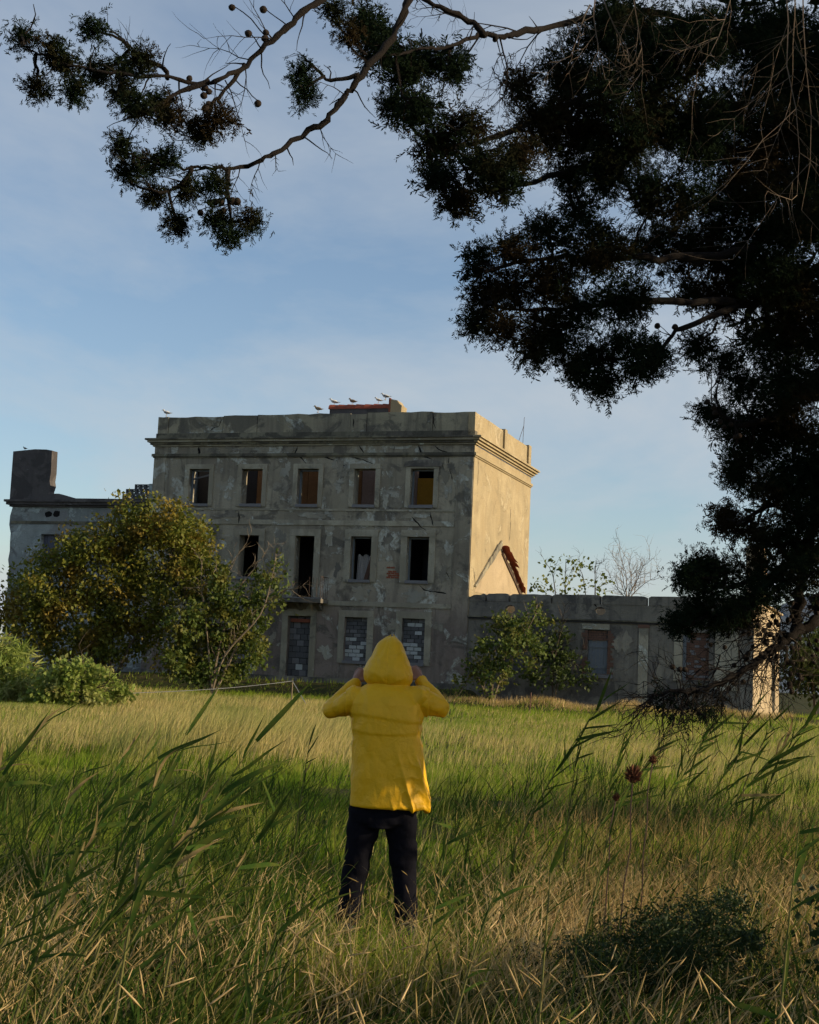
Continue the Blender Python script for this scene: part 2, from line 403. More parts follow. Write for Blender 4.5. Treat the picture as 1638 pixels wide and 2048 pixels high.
# blocked-up openings on the ground floor: every block laid singly
def blocks(parent, o, rows, cols, white, base='block_grey', s0=.16):
    a, b, z0, z1 = o
    MB().box(a + .01, b - .01, s0 + .04, T - .05, z0, z1).build('mortar_bed', 'mortar_dark', parent)
    h = (z1 - z0) / rows
    for i in range(rows):
        x = a; off = (i % 2) * .5 / cols * (b - a)
        xs = [a] + [a + off + (b - a) * j / cols for j in range(0 if off else 1, cols)] + [b]
        for j in range(len(xs) - 1):
            p, q = xs[j] + .014, xs[j + 1] - .014
            if q - p < .05: continue
            row_top = rows - 1 - i
            m = 'block_white' if (row_top, j) in white else (base if random.random() < .65 else 'block_mid')
            MB().box(p, q, s0 + random.uniform(-.015, .02), s0 + .2, z0 + i * h + .012, z0 + (i + 1) * h - .012, jit=.008).build('brick', m, parent)
blocks(wins[1, 3], row1[3], 11, 3, {(5, 0), (5, 1), (6, 2), (6, 3), (7, 1), (7, 2), (8, 0), (8, 1), (9, 1), (9, 2), (9, 0), (10, 1)})
blocks(wins[1, 4], row1[4], 11, 3, {(1, 1), (1, 2), (2, 3), (3, 2), (6, 0), (6, 1), (7, 1), (7, 2), (8, 0), (8, 1), (9, 2)})
blocks(wins[1, 2], row1[2], 11, 3, {(8, 1), (10, 0)}, 'block_grey', .2)
blocks(wins[1, 1], row1[1], 9, 3, {(4, 1)})
blocks(wins[1, 0], row1[0], 9, 3, {(3, 1)})
MB().box(-8.12, -7.2, .10, .22, 3.30, 3.45, jit=.01).build('lintel_brick', 'brick_red', wins[1, 2])
# balcony with what is left of its railing
bal = MB(); bal.box(-8.62, -6.34, -.95, -.06, 4.14, 4.30, jit=.012)
bal = bal.build('balcony', 'plaster_annex', house)
for u in (-8.35, -7.6, -6.7):
    MB().prism([(0, 0), (.5, .32), (0, .32)], -.09, .09, Matrix.Translation((u, -.063, 3.815)) @ Matrix.Rotation(R(-90), 4, 'Z')).build('bracket', 'plaster_annex', bal)
MB().box(-8.66, -6.30, -1.0, -.9, 4.305, 4.36, jit=.01).build('slab_edge', 'block_mid', bal)
for k in range(5):
    MB().tube([(-6.38, -.9 + k * .19, 4.30), (-6.38 + random.uniform(-.02, .02), -.9 + k * .19, 5.25)], .011, 5).build('railing_bar', 'rust_iron', bal)
MB().tube([(-6.38, -.92, 5.26), (-6.38, -.08, 5.26)], .018, 5).build('handrail', 'rust_iron', bal)
for k in range(3):
    MB().tube([(-6.9 + k * .17, -.93, 4.34), (-6.9 + k * .17, -.93, 5.24 - .02 * k)], .011, 5).build('railing_bar', 'rust_iron', bal)
# cracks and plaster losses
def crack(pts, wd=.03, parent=house, y=-.004):
    P = []
    for (a, b) in zip(pts[:-1], pts[1:]):
        n = max(2, int(math.dist(a, b) / .12))
        for i in range(n):
            t = i / n; P.append((a[0] + (b[0] - a[0]) * t + random.uniform(-.025, .025), a[1] + (b[1] - a[1]) * t + random.uniform(-.02, .02)))
    P.append(pts[-1])
    m_ = MB(); L = []; Rr = []
    for i, p in enumerate(P):
        q = P[min(i + 1, len(P) - 1)]; o = P[max(i - 1, 0)]
        d = Vector((q[0] - o[0], q[1] - o[1])); d.normalize()
        h = wd * .5 * random.uniform(.35, 1.3) * (.35 if i in (0, len(P) - 1) else 1)
        L.append((p[0] - d.y * h, p[1] + d.x * h)); Rr.append((p[0] + d.y * h, p[1] - d.x * h))
    k = len(P)
    vs = [(x, y, z) for x, z in L] + [(x, y, z) for x, z in Rr]
    m_.add(vs, [(i, i + 1, k + i + 1, k + i) for i in range(k - 1)])
    return m_.build('crack', 'crack_dark', parent)
crack([(-5.25, 11.12), (-5.05, 10.8), (-4.95, 10.62)], .05)
crack([(-5.6, 10.6), (-5.0, 10.45), (-4.62, 10.3), (-4.55, 10.1)], .045)
crack([(-6.9, 10.62), (-6.5, 10.5), (-6.1, 10.4), (-5.9, 10.2)], .06)
crack([(-2.55, 11.1), (-2.4, 10.8), (-2.3, 10.62), (-1.9, 10.5)], .07)
crack([(-1.75, 11.05), (-1.6, 10.9), (-1.15, 10.75), (-.95, 10.65)], .06)
crack([(-1.15, 10.58), (-1.1, 10.2), (-1.0, 9.8), (-.95, 9.6)], .04)
crack([(-13.1, 11.1), (-13.05, 10.85), (-13.1, 10.6)], .13)
crack([(-10.75, 11.1), (-10.55, 10.8)], .04)
crack([(-8.2, 11.1), (-8.3, 10.8), (-7.9, 10.5), (-7.75, 10.32)], .06)
crack([(-1.85, 8.2), (-1.8, 8.0), (-1.7, 7.6)], .05, y=-.05)
crack([(-2.7, 8.0), (-2.3, 7.6), (-2.0, 7.4)], .05, y=-.058)
crack([(-2.2, 5.05), (-2.0, 4.85), (-1.5, 4.8), (-1.0, 4.72)], .06)
crack([(-1.3, 6.0), (-1.0, 5.6), (-.85, 5.3)], .03)
crack([(-10.9, 8.2), (-10.85, 7.9), (-10.85, 7.6)], .05, y=-.05)
crack([(-12.0, 12.4), (-12.15, 12.1), (-12.6, 11.85)], .05, y=.045)
crack([(-5.6, 12.3), (-5.6, 11.9)], .06, y=.015)
crack([(-1.95, 12.5), (-1.9, 12.1), (-1.8, 11.85)], .05, y=.045)
crack([(-3.6, 11.1), (-3.65, 10.8)], .05)
# bare red bricks where the plaster has fallen between two windows
for z in range(6):
    for j in range(3 if z in (0, 1, 2) else 2):
        u = -3.72 + j * .19 + (z % 2) * .07 - .08 * (z > 3)
        if z == 4: continue
        MB().box(u, u + .17, -.012, .02, 5.32 + z * .085, 5.39 + z * .085, jit=.008).build('brick', 'brick_red', house)
# thick broken lintel render above the last upper window
MB().prism([(-3.12, 10.16), (-1.42, 10.16), (-1.36, 10.32), (-1.55, 10.42), (-2.0, 10.46), (-2.6, 10.44), (-3.1, 10.38)], -.09, -.057).build('lintel_patch', 'plaster_annex', house)
# scar of a lost gable roof on the yellow side: plaster fillet to the left, overlapping tiles to the right
def sidepart(m_, name, mm): return m_.build(name, mm, house)
SM = Matrix(((0, 1, 0, 0), (1, 0, 0, 0), (0, 0, 1, 0), (0, 0, 0, 1)))      # x,z outline -> along the side wall, proud to +x
n = 14; lo = []; hi = []
for i in range(n + 1):
    t = i / n; y = .75 + (4.9 - .75) * t; z = 5.05 + (7.3 - 5.05) * t
    wf = .3 + .7 * t; lo.append((y, z + .06 - .16 * wf + random.uniform(-.06, .06))); hi.append((y - .1, z + .06 + .16 * wf + random.uniform(-.05, .05)))
MB().prism(lo + hi[::-1], .012, .09, SM).build('roof_fillet', 'plaster_parapet', house)
MB().prism([(.75, 4.88), (8.75, 4.88), (8.7, 5.2), (4.95, 6.95), (4.6, 6.95), (.9, 5.0)], .007, .012, SM).build('gable_plaster', 'plaster_end', house)
for i in range(9):
    t = i / 8 + random.uniform(-.02, .02); y = 4.95 + 3.9 * t; z = 7.12 - 1.62 * t
    M = Matrix.Translation((.02, y, z)) @ Matrix.Rotation(R(-22.5 + random.uniform(-13, 9)), 4, 'X') @ Matrix.Rotation(R(random.uniform(-14, 14)), 4, 'Z')
    wdt = .38 if i < 4 else .24
    m_ = MB(); k = 6
    prf = [(wdt * (.02 + .98 * j / k), .075 * math.sin(math.pi * j / k)) for j in range(k + 1)]
    vs = []
    for yy in (-.05, .46):
        for (x, z_) in prf: vs.append(M @ Vector((x, yy, z_ + .02 + (.03 if yy < 0 else 0))))
        for (x, z_) in prf: vs.append(M @ Vector((x, yy, z_ + (.03 if yy < 0 else 0))))
    q = k + 1; fs = []
    for j in range(k):
        fs += [(j, j + 1, 2 * q + j + 1, 2 * q + j), (q + j + 1, q + j, 3 * q + j, 3 * q + j + 1), (j + 1, j, q + j, q + j + 1), (2 * q + j, 2 * q + j + 1, 3 * q + j + 1, 3 * q + j)]
    m_.add(vs, fs); m_.build('roof_tile', 'tile_red', house)
MB().prism([(5.0, 6.86), (6.2, 6.3), (7.5, 5.75), (8.75, 5.15), (8.85, 5.26), (7.4, 5.93), (6.3, 6.42), (5.05, 7.0)], .0125, .07, SM).build('roof_fillet', 'rust_iron', house)
# tiled ridge and plastered chimney stump rising above the parapet
cap = MB().box(-7.0, -3.95, .62, 1.15, 12.0, 12.90).build('roof_ridge', 'tower_render', house)
for i in range(7):
    a = -7.05 + i * .42
    m_ = MB(); k = 7
    vs = []
    for x, sc in ((a, 1.0), (a + .46, .86)):
        for j in range(k + 1): vs.append((x, .6 + .3 - .34 * sc * math.cos(math.pi * j / k), 12.86 + .26 * sc * math.sin(math.pi * j / k) + random.uniform(0, .01)))
    fs = [(j, j + 1, k + 2 + j, k + 1 + j) for j in range(k)] + [tuple(range(k, -1, -1)), tuple(range(k + 1, 2 * k + 2))]
    m_.add(vs, fs); m_.build('roof_tile', 'tile_red', cap)
MB().prism([(-4.05, 12.0), (-3.62, 12.0), (-3.55, 12.95), (-3.68, 13.05), (-3.78, 13.20), (-4.1, 13.26), (-4.13, 13.2)], .5, 1.2).build('chimney_stump', 'plaster_side', house)
MB().box(-4.16, -4.08, .48, .6, 12.65, 13.3).build('chimney_edge', 'brick_red', house)

# things inside the house
b_ = MB().box(-.5, -.13, -.02, .02, 0, 1.2, jit=.01).build('hanging_curtain', 'cloth_pale')
def to_house(o, loc, M=None):
    B = Matrix.Translation(HP) @ Matrix.Rotation(-HA, 4, 'Z') @ Matrix.Translation(loc)
    o.matrix_world = B @ (M or Matrix.Identity(4)); return o
cur = MB(); k = 24
vs = []
for i in range(k + 1):
    for z in (0, .55, 1.1): vs.append((i / k * .62, .05 * math.sin(i * 1.25 + z), z + .05 * (z > 1) * math.sin(i * .5)))
cur.add(vs, [(i * 3 + j, (i + 1) * 3 + j, (i + 1) * 3 + j + 1, i * 3 + j + 1) for i in range(k) for j in range(2)])
bpy.data.objects.remove(b_)
o = cur.build('hanging_curtain', 'cloth_pale', smooth=True); tag(o, 'pale pleated curtain hanging in the open window right of the balcony door', 'curtain')
to_house(o, (-5.38, .75, 5.25))
o = MB().box(-.09, .09, -.025, .025, 0, 1.55, jit=.005).build('leaning_board', 'brick_soft'); tag(o, 'reddish board leaning beside the curtain in the middle storey window', 'board')
to_house(o, (-4.98, .62, 5.0), Matrix.Rotation(R(16), 4, 'Y'))

# ------------------------------------------------------------------ left wing with its tall water tower block
wing = house_root('house_wing', 'lower pale blue plastered wing with tall dark tower block, behind the big tree', 'building')
WS = .35
wops = [(-21.25, -20.25, 5.3, 7.03), (-18.4, -17.4, 5.3, 7.03), (-21.2, -20.2, 1.6, 3.5), (-18.4, -17.3, .6, 3.2)]
wops_fr = [(-20.85, -20.48, 8.02, 8.42), (-17.45, -17.1, 8.0, 8.35)]
mb = MB(); wall_panel(mb, -22.6, -HW - .01, -.4, 8.32, WS, WS + .5, wops + wops_fr[:0]); mb.build('front_wall', 'plaster_wing', wing)
rag = [(-22.598, -.4)] + [(-22.598, 8.32)] + [(-22.95 + random.uniform(-.06, .06) - .07 * (i < 3), 8.32 - i * .42) for i in range(21)]
MB().prism(rag[::-1], WS + .002, WS + .5).build('broken_corner', 'plaster_wing', wing)
MB().box(-22.9, -22.4, WS + .5, 9.5, -.4, 8.3).build('side_wall', 'plaster_wing', wing)
MB().box(-22.4, -HW - .02, WS + .6, 9.5, 8.1, 8.3).build('roof_slab', 'inner_dark', wing)
MB().box(-22.4, -HW - .02, 3.0, 3.2, -.3, 8.09).build('inner_wall', 'inner_blue', wing)
MB().box(-22.98, -HW - .02, WS - .03, WS + .5, 7.52, 7.66).build('string_course', 'cornice_mould', wing)
for z0, z1, pj in ((8.33, 8.42, .10), (8.42, 8.55, .22), (8.55, 8.66, .3)):
    MB().box(-22.98 - pj, -HW - .02, WS - pj, WS + .52, z0 + .002, z1).build('cornice_moulding', 'tower_render', wing)
MB().prism([(-22.9, 8.662), (-15.4, 8.662), (-15.4, 8.74), (-19.6, 8.76), (-20.5, 8.98), (-20.6, 8.98)] + [(-22.9, 8.9)], WS + .05, WS + .35).build('parapet', 'tower_render', wing)
tower = MB().prism([(-23.2, 8.67), (-21.05, 8.67), (-21.08, 9.1), (-21.0, 9.35), (-21.06, 9.6), (-21.02, 10.0), (-21.05, 11.05), (-21.35, 11.10), (-22.0, 11.12), (-23.2, 11.02)], WS + .06, WS + .55).build('tower_block', 'tower_render', wing)
for o_ in wops[:2]:
    a, b, z0, z1 = o_
    m_ = MB(); m_.box(a - .16, a - .002, WS - .03, WS + .1, z0, z1); m_.box(b + .002, b + .16, WS - .03, WS + .1, z0, z1); m_.box(a - .16, b + .16, WS - .034, WS + .1, z1 + .003, z1 + .2)
    w_ = m_.build('window', 'plaster_wing', wing)
    for j in range(5):
        MB().box(a + .01 + j * .197, a + .195 + j * .197, WS + .2, WS + .23, z0 + .01, z1 - .01, jit=.004).build('shutter_board', 'inner_blue', w_)
for a, z in ((-20.95, 8.0), (-20.52, 8.02), (-17.3, 8.0)):
    m_ = MB(); pts = [(a + .22 * math.cos(t) * random.uniform(.7, 1.1), z + .17 * math.sin(t) * random.uniform(.7, 1.2)) for t in np.linspace(0, 2 * math.pi, 10)[:-1]]
    m_.prism(pts, WS - .006, WS + .04).build('plaster_hole', 'crack_dark', wing)
# openwork breeze blocks stepping up to the house
for (a, z, n_, rws) in ((-17.12, 8.76, 5, 1), (-16.95, 9.0, 4, 1), (-16.5, 9.22, 3, 1)):
    for j in range(n_ if z < 8.9 else (5 if z < 9.1 else 4)):
        u = a + j * .27
        if u > -15.75: continue
        m_ = MB(); m_.box(u, u + .26, WS + .1, WS + .25, z, z + .03); m_.box(u, u + .26, WS + .1, WS + .25, z + .19, z + .22)
        m_.box(u, u + .03, WS + .1, WS + .25, z + .03, z + .19); m_.box(u + .23, u + .26, WS + .1, WS + .25, z + .03, z + .19)
        for sg in (1, -1):
            M = Matrix.Translation((u + .13, 0, z + .11)) @ Matrix.Rotation(R(40 * sg), 4, 'Y')
            m_.box(-.12, .12, WS + .12 + .02 * (sg > 0), WS + .2 + .02 * (sg > 0), -.018, .018, M)
        m_.build('openwork_block', 'block_grey', wing)
MB().box(-15.72, -15.36, WS + .05, WS + .35, 8.70, 9.46).build('end_post', 'plaster_wing', wing)

# ------------------------------------------------------------------ single-storey annex on the right
annex = house_root('low_annex', 'long dark single-storey annex with notched parapet joined to the house', 'building')
AU = 11.72
aops = [(5.12, 5.95, 1.62, 3.40), (8.98, 10.02, 1.55, 3.45), (1.6, 2.5, 1.6, 3.4)]
# round vents as octagonal openings cut in the frieze
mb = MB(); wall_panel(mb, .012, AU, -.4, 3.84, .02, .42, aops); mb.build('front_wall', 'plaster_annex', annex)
def vent_panel(u0, u1, cu, cz, rx, rz):
    m_ = MB(); z0, z1 = 3.842, 4.46
    k = 16; ring = [(cu + rx * math.cos(2 * math.pi * i / k), cz + rz * math.sin(2 * math.pi * i / k)) for i in range(k)]
    def outer(i):
        c, s_ = math.cos(2 * math.pi * i / k), math.sin(2 * math.pi * i / k)
        hw, hz0, hz1 = .5, cz - z0, z1 - cz
        sc = min(hw / abs(c) if abs(c) > 1e-6 else 9, (hz1 if s_ > 0 else hz0) / abs(s_) if abs(s_) > 1e-6 else 9)
        return (cu + c * sc, cz + s_ * sc)
    for y, flip in ((.02, 0), (.36, 1)):
        for i in range(k):
            j = (i + 1) % k
            oi, oj = outer(i), outer(j); poly = [ring[i], oi]
            if abs(abs(oi[0] - cu) - .5) < 1e-6 and abs(abs(oj[0] - cu) - .5) > 1e-6 or abs(abs(oi[0] - cu) - .5) > 1e-6 and abs(abs(oj[0] - cu) - .5) < 1e-6:
                poly.append((cu + .5 * (1 if (oi[0] + oj[0]) / 2 > cu else -1), z1 if (oi[1] + oj[1]) / 2 > cz else z0))
            poly += [oj, ring[j]]
            vs = [(p[0], y, p[1]) for p in poly]
            m_.add(vs, [tuple(range(len(vs)))[::(-1 if flip else 1)]])
    for i in range(k):
        j = (i + 1) % k
        m_.add([(ring[i][0], .02, ring[i][1]), (ring[j][0], .02, ring[j][1]), (ring[j][0], .36, ring[j][1]), (ring[i][0], .36, ring[i][1])], [(0, 1, 2, 3)])
    for a, b in ((u0, cu - .5), (cu + .5, u1)):
        m_.box(a, b, .02, .36, z0, z1)
    return m_
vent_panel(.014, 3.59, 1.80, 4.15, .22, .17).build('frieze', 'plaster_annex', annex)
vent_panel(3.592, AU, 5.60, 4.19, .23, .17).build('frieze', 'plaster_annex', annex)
for a, b, za, zb in ((.03, .72, 4.66, 4.78), (.78, 1.72, 4.78, 4.80), (1.82, 3.54, 4.79, 4.80), (3.60, 5.58, 4.82, 4.84), (5.66, 7.49, 4.84, 4.83), (7.57, 9.64, 4.84, 4.86), (9.7, AU, 4.85, 4.86)):
    pr = [(a, 4.462), (b, 4.462), (b, zb - .04), (b - .1, zb)] + [(b - .1 - (b - a - .2) * i / 5, (za + zb) / 2 + random.uniform(-.015, .015)) for i in range(1, 5)] + [(a + .1, za), (a, za - .06)]
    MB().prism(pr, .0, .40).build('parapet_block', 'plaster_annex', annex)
MB().box(.014, AU + .12, -.10, .36, 3.78, 3.838).build('string_course', 'cornice_mould', annex)
MB().box(.014, AU + .06, -.04, .018, 3.70, 3.778).build('string_course', 'mortar_dark', annex)
MB().box(7.22, 7.60, -.06, .018, -.3, 3.55).build('pilaster', 'plaster_trim', annex)
MB().box(7.18, 7.64, -.075, .018, 3.552, 3.69).build('pilaster_head', 'brick_soft', annex)
MB().box(11.2, AU + .03, -.05, .018, -.3, 3.69).build('pilaster', 'plaster_annex', annex)
MB().box(AU - .4, AU, .422, 14.8, -.4, 4.86).build('end_wall', 'plaster_end', annex)
MB().box(AU + .001, AU + .006, .03, .43, -.4, 4.45).build('end_wall', 'plaster_end', annex)
MB().box(AU - .3, AU + .14, .0, 14.9, 4.865, 4.95).build('end_coping', 'plaster_end', annex)
MB().box(AU - .75, AU + .02, 4.4, 6.0, 4.955, 7.35, jit=.04).build('chimney_pier', 'plaster_end', annex)
MB().box(.02, AU - .42, 14.3, 14.7, -.4, 3.4).build('rear_wall', 'plaster_end', annex)
MB().box(.3, AU - .42, 2.6, 2.75, -.3, 4.4).build('inner_wall', 'plaster_end', annex)
MB().box(.3, AU - .42, 2.62, 8.0, 4.41, 4.5).build('roof_slab', 'inner_dark', annex)
# shuttered window with exposed brick jambs
a, b, z0, z1 = aops[0]
wv = MB().box(4.88, 6.02, -.03, .03, 3.44, 3.66, jit=.01).build('window', 'plaster_trim', annex)
MB().box(4.98, 6.2, -.08, .15, 1.46, 1.615, jit=.01).build('sill', 'block_mid', wv)
for i in range(5):
    MB().box(a + .02 + i * .157, a + .17 + i * .157, .14 + random.uniform(0, .02), .18, z0 + .02, 2.98 + random.uniform(-.02, .02), jit=.004).build('shutter_board', 'old_wood', wv)
for z in (1.85, 2.7):
    MB().box(a + .03, b - .03, .115, .138, z, z + .09).build('shutter_batten', 'old_wood', wv)
MB().box(a, b, .10, .3, 3.0, 3.39).build('lintel_brickwork', 'mortar_dark', wv)
for r_ in range(4):
    for j in range(4):
        u = a + .01 + j * .21 - (r_ % 2) * .08
        MB().box(max(u, a + .005), min(u + .195, b - .005), .085, .12, 3.01 + r_ * .095, 3.09 + r_ * .095, jit=.004).build('brick', 'brick_soft', wv)
for sd in (0, 1):
    for r_ in range(18):
        if sd == 0 and 6 < r_ < 10: continue
        ww = random.choice((.12, .2, .26)); u = (a - ww) if sd == 0 else b + .004
        MB().box(u, u + ww - .004, -.012, .06, 1.63 + r_ * .098, 1.715 + r_ * .098, jit=.006).build('brick', 'brick_soft', wv)
# second window: pale jamb, red brick filling
a, b, z0, z1 = aops[1]
wv = MB().box(8.64, 8.97, -.05, .1, 1.5, 3.55, jit=.01).build('window', 'plaster_trim', annex)
MB().box(10.03, 10.2, -.04, .1, 1.5, 3.55, jit=.01).build('jamb', 'plaster_annex', wv)
MB().box(8.9, 10.2, -.07, .2, 1.38, 1.545, jit=.01).build('sill', 'plaster_annex', wv)
MB().box(a, a + .12, .1, .2, z0, z1).build('frame', 'old_wood', wv)
MB().box(a + .12, b, .22, .4, z0, z1).build('brick_filling', 'mortar_dark', wv)
for r_ in range(19):
    for j in range(5):
        u = a + .13 + j * .19 - (r_ % 2) * .06
        if u + .1 > b: continue
        MB().box(max(u, a + .125), min(u + .178, b - .004), .19 + random.uniform(0, .01), .23, z0 + .005 + r_ * .1, z0 + .092 + r_ * .1, jit=.004).build('brick', 'brick_soft' if random.random() < .75 else 'block_mid', wv)
MB().box(10.25, 11.15, -.008, .018, 1.2, 3.6).build('render_patch', 'plaster_trim', annex)
a, b, z0, z1 = aops[2]
wv = MB().box(a - .15, b + .15, -.03, .03, z1 + .02, z1 + .2, jit=.01).build('window', 'plaster_trim', annex)
MB().box(a, b, .2, .4, z0, z1).build('brick_filling', 'block_grey', wv)
crack([(5.3, 4.75), (5.32, 4.55), (5.45, 4.35)], .06, annex, .012)

# flakes of old lime render still clinging to the front, each with its own broken outline
plaster('lime_flake', (.34, .325, .27), (.13, .12, .10), (.42, .42, .37), (.26, .235, .18), palelo=.54, darklo=.56, seed=61.0, streak=.5)
plaster('grey_mortar', (.25, .228, .18), (.10, .092, .08), (.32, .31, .27), (.18, .162, .13), palelo=.6, darklo=.5, seed=71.0, streak=.6)
rp_ = np.random.default_rng(404)
def flake(u, z, rx, rz, y, m_, parent=house, nm='plaster_patch'):
    k = 44; ph = rp_.uniform(0, 6, 4); pts = []
    for i in range(k):
        t = 2 * math.pi * i / k; r_ = .72 + .22 * math.sin(2 * t + ph[0]) + .16 * math.sin(3 * t + ph[1]) + .10 * math.sin(7 * t + ph[2]) + .07 * math.sin(13 * t + ph[3]) + rp_.uniform(-.13, .13)
        pts.append((u + rx * r_ * math.cos(t), z + rz * r_ * math.sin(t)))
    MB().prism(pts, y, -.0005).build(nm, m_, parent)
piers = [(-12.15, -11.15), (-9.5, -8.45), (-6.8, -5.75), (-4.1, -3.15), (-1.45, -.8)]
yy = -.004
for (a, b) in piers:
    for z0, z1, n_ in ((8.35, 10.5, 3), (5.0, 7.5, 2), (1.2, 3.9, 1)):
        for _ in range(n_):
            yy -= .0004; u = rp_.uniform(a + .15, b - .15); z = rp_.uniform(z0 + .2, z1 - .2); pale = rp_.random() < (.62 if z > 8 else .42)
            flake(u, z, min(rp_.uniform(.18, .5), u - a + .05, b - u + .05), rp_.uniform(.18, .6), yy, 'lime_flake' if pale else 'grey_mortar')
for z0, z1, n_ in ((10.82, 11.08, 8), (7.84, 8.18, 6), (4.34, 4.9, 4)):
    for _ in range(n_):
        yy -= .0004; u = rp_.uniform(-14.2, -1.0)
        if z0 < 5 and -9 < u < -6: continue
        flake(u, (z0 + z1) / 2 + rp_.uniform(-.04, .04), rp_.uniform(.3, 1.0), (z1 - z0) * rp_.uniform(.35, .62), yy, 'lime_flake' if rp_.random() < .6 else 'grey_mortar')
for (u, z, rx, rz) in ((3.3, 2.4, .7, .9), (6.6, 2.9, .4, .7), (8.2, 2.2, .35, .9), (4.1, 1.2, .5, .4), (10.7, 2.6, .4, .9), (.5, 2.2, .35, 1.0)):
    flake(u, z, rx, rz, -.004, 'grey_mortar', annex)
# hairline cracks down the yellow side
def side_crack(pts):
    o = crack(pts, .035, house, 0.0)
    o.data.transform(SM); o.data.transform(Matrix.Translation((.009, 0, 0)))
side_crack([(.4, 10.9), (.7, 10.2), (.6, 9.4)]); side_crack([(.5, 5.9), (.9, 5.2), (1.0, 4.95)]); side_crack([(6.3, 9.2), (6.5, 8.3), (6.4, 7.6)]); side_crack([(2.2, 6.9), (2.4, 6.7)])
# ------------------------------------------------------------------ foliage helpers
def leafmat(name, a, b, c=None, trans=.35, clump=1.2, rough=.6, spec=.25):
    m, t = mat(name)
    g = N(t, 'ShaderNodeNewGeometry')
    col = mixc(t, g.outputs['Random Per Island'], a, b)
    if c is not None:
        v = mapped(t)
        col = mixc(t, ramp(t, noise_(t, v, clump, 3, .6), .48, .62), col, c)
    d = N(t, 'ShaderNodeBsdfPrincipled', {'Base Color': col, 'Roughness': rough, 'Specular IOR Level': spec})
    tr = N(t, 'ShaderNodeBsdfTranslucent', {'Color': mixc(t, .5, col, (.55, .6, .1), 'MULTIPLY') if False else col})
    mx = N(t, 'ShaderNodeMixShader', {0: trans, 1: d.outputs[0], 2: tr.outputs[0]})
    N(t, 'ShaderNodeOutputMaterial', {0: mx.outputs[0]})
    MATS[name] = m
leafmat('fig_leaf', (.085, .115, .016), (.185, .18, .025), (.22, .155, .025), .38, .9)
leafmat('fig_leaf_green', (.06, .10, .018), (.12, .15, .028), (.14, .13, .025), .38, 1.1)
leafmat('shrub_leaf', (.15, .22, .035), (.24, .28, .06), (.28, .28, .09), .4, 1.2)
leafmat('poplar_leaf', (.10, .14, .02), (.20, .20, .03), None, .45)
leafmat('dark_leaf', (.035, .055, .012), (.06, .085, .018), None, .3)
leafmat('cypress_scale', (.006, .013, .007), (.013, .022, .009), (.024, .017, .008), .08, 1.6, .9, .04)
leafmat('bush_leaf', (.014, .030, .008), (.03, .05, .012), None, .3)
simple('bark_pale', (.19, .15, .105), .9, .3, 9)
simple('bark_dark', (.075, .058, .043), .95, .35, 14, bs=.6, bd=.02)
simple('dead_wood', (.12, .092, .066), .9, .25, 20)
simple('cypress_bark', (.012, .009, .0075), .95, .35, 20, bs=.7, bd=.015)
simple('twig_pale', (.23, .175, .12), .9, .25, 20)
simple('cone_brown', (.024, .016, .011), .85, .4, 60, bs=.5, bd=.004)

def rotmats(D, rng, roll=True):
    D = D / np.maximum(np.linalg.norm(D, axis=1, keepdims=True), 1e-9)
    r = rng.normal(size=D.shape); a = np.cross(D, r); a /= np.maximum(np.linalg.norm(a, axis=1, keepdims=True), 1e-9)
    b = np.cross(D, a)
    return np.stack([a, D, b], axis=2)          # columns: local x, y (axis), z
def scatter(P, D, S, tv, tt, rng):
    """copies of a template (verts tv, tris tt) at P, axis along D, scale S"""
    M = rotmats(D, rng)
    V = np.einsum('nij,kj->nki', M, tv) * S[:, None, None] + P[:, None, :]
    n, k = len(P), len(tv)
    T_ = tt[None, :, :] + (np.arange(n) * k)[:, None, None]
    return V.reshape(-1, 3), T_.reshape(-1, 3)
LEAF_V = np.array([(0, 0, 0), (-.34, .42, .10), (0, .5, 0), (.34, .42, .10), (0, 1, -.08)], float)
LEAF_T = np.array([(0, 2, 1), (0, 3, 2), (1, 2, 4), (2, 3, 4)])
DIA_V = np.array([(0, 0, 0), (-.5, .45, .06), (.5, .45, .06), (0, 1, 0)], float)
DIA_T = np.array([(0, 2, 1), (1, 2, 3)])
def unit(rng, n):
    v = rng.normal(size=(n, 3)); return v / np.linalg.norm(v, axis=1, keepdims=True)
def lobes_to_clumps(lobes, per, rng, flat=.8, shell=.55):
    """lobes: (px, py, rx, ry, Y) ellipses seen in the photo, each at its own distance"""
    C, RAD, CEN = [], [], []
    for (x, y, rx, ry, Y) in lobes:
        c = at(x, y, Y); k = Y / FPX
        n = max(2, int(per * rx * ry / 1000.0))
        u = unit(rng, n) * (rng.uniform(shell, 1, n) ** .6)[:, None]
        C.append(c + u * np.array([rx * k, flat * .5 * (rx + ry) * k, ry * k])); CEN.append(np.repeat(c[None], n, 0))
    return np.concatenate(C), np.concatenate(CEN)
def leaf_crown(name, lobes, mat_, parent, seed, per=9, leaves=26, size=.17, spread=.30, shape=None, shell=.45, out=.7):
    rng = np.random.default_rng(seed)
    C, CEN = lobes_to_clumps(lobes, per, rng, shell=shell)
    n = len(C); P = np.repeat(C, leaves, 0) + rng.normal(size=(n * leaves, 3)) * spread * np.array([1, 1, .8])
    D = unit(rng, len(P)) + out * np.repeat((C - CEN), leaves, 0) / np.maximum(np.linalg.norm(np.repeat(C - CEN, leaves, 0), axis=1, keepdims=True), .1) + np.array([0, 0, -.25])
    S = size * rng.uniform(.6, 1.25, len(P))
    tv, tt = shape if shape else (LEAF_V, LEAF_T)
    V, T_ = scatter(P, D, S, tv, tt, rng)
    base = np.array(parent.location)
    return obj(name, np_mesh(name, V - base, tris=T_), mat_, parent), C
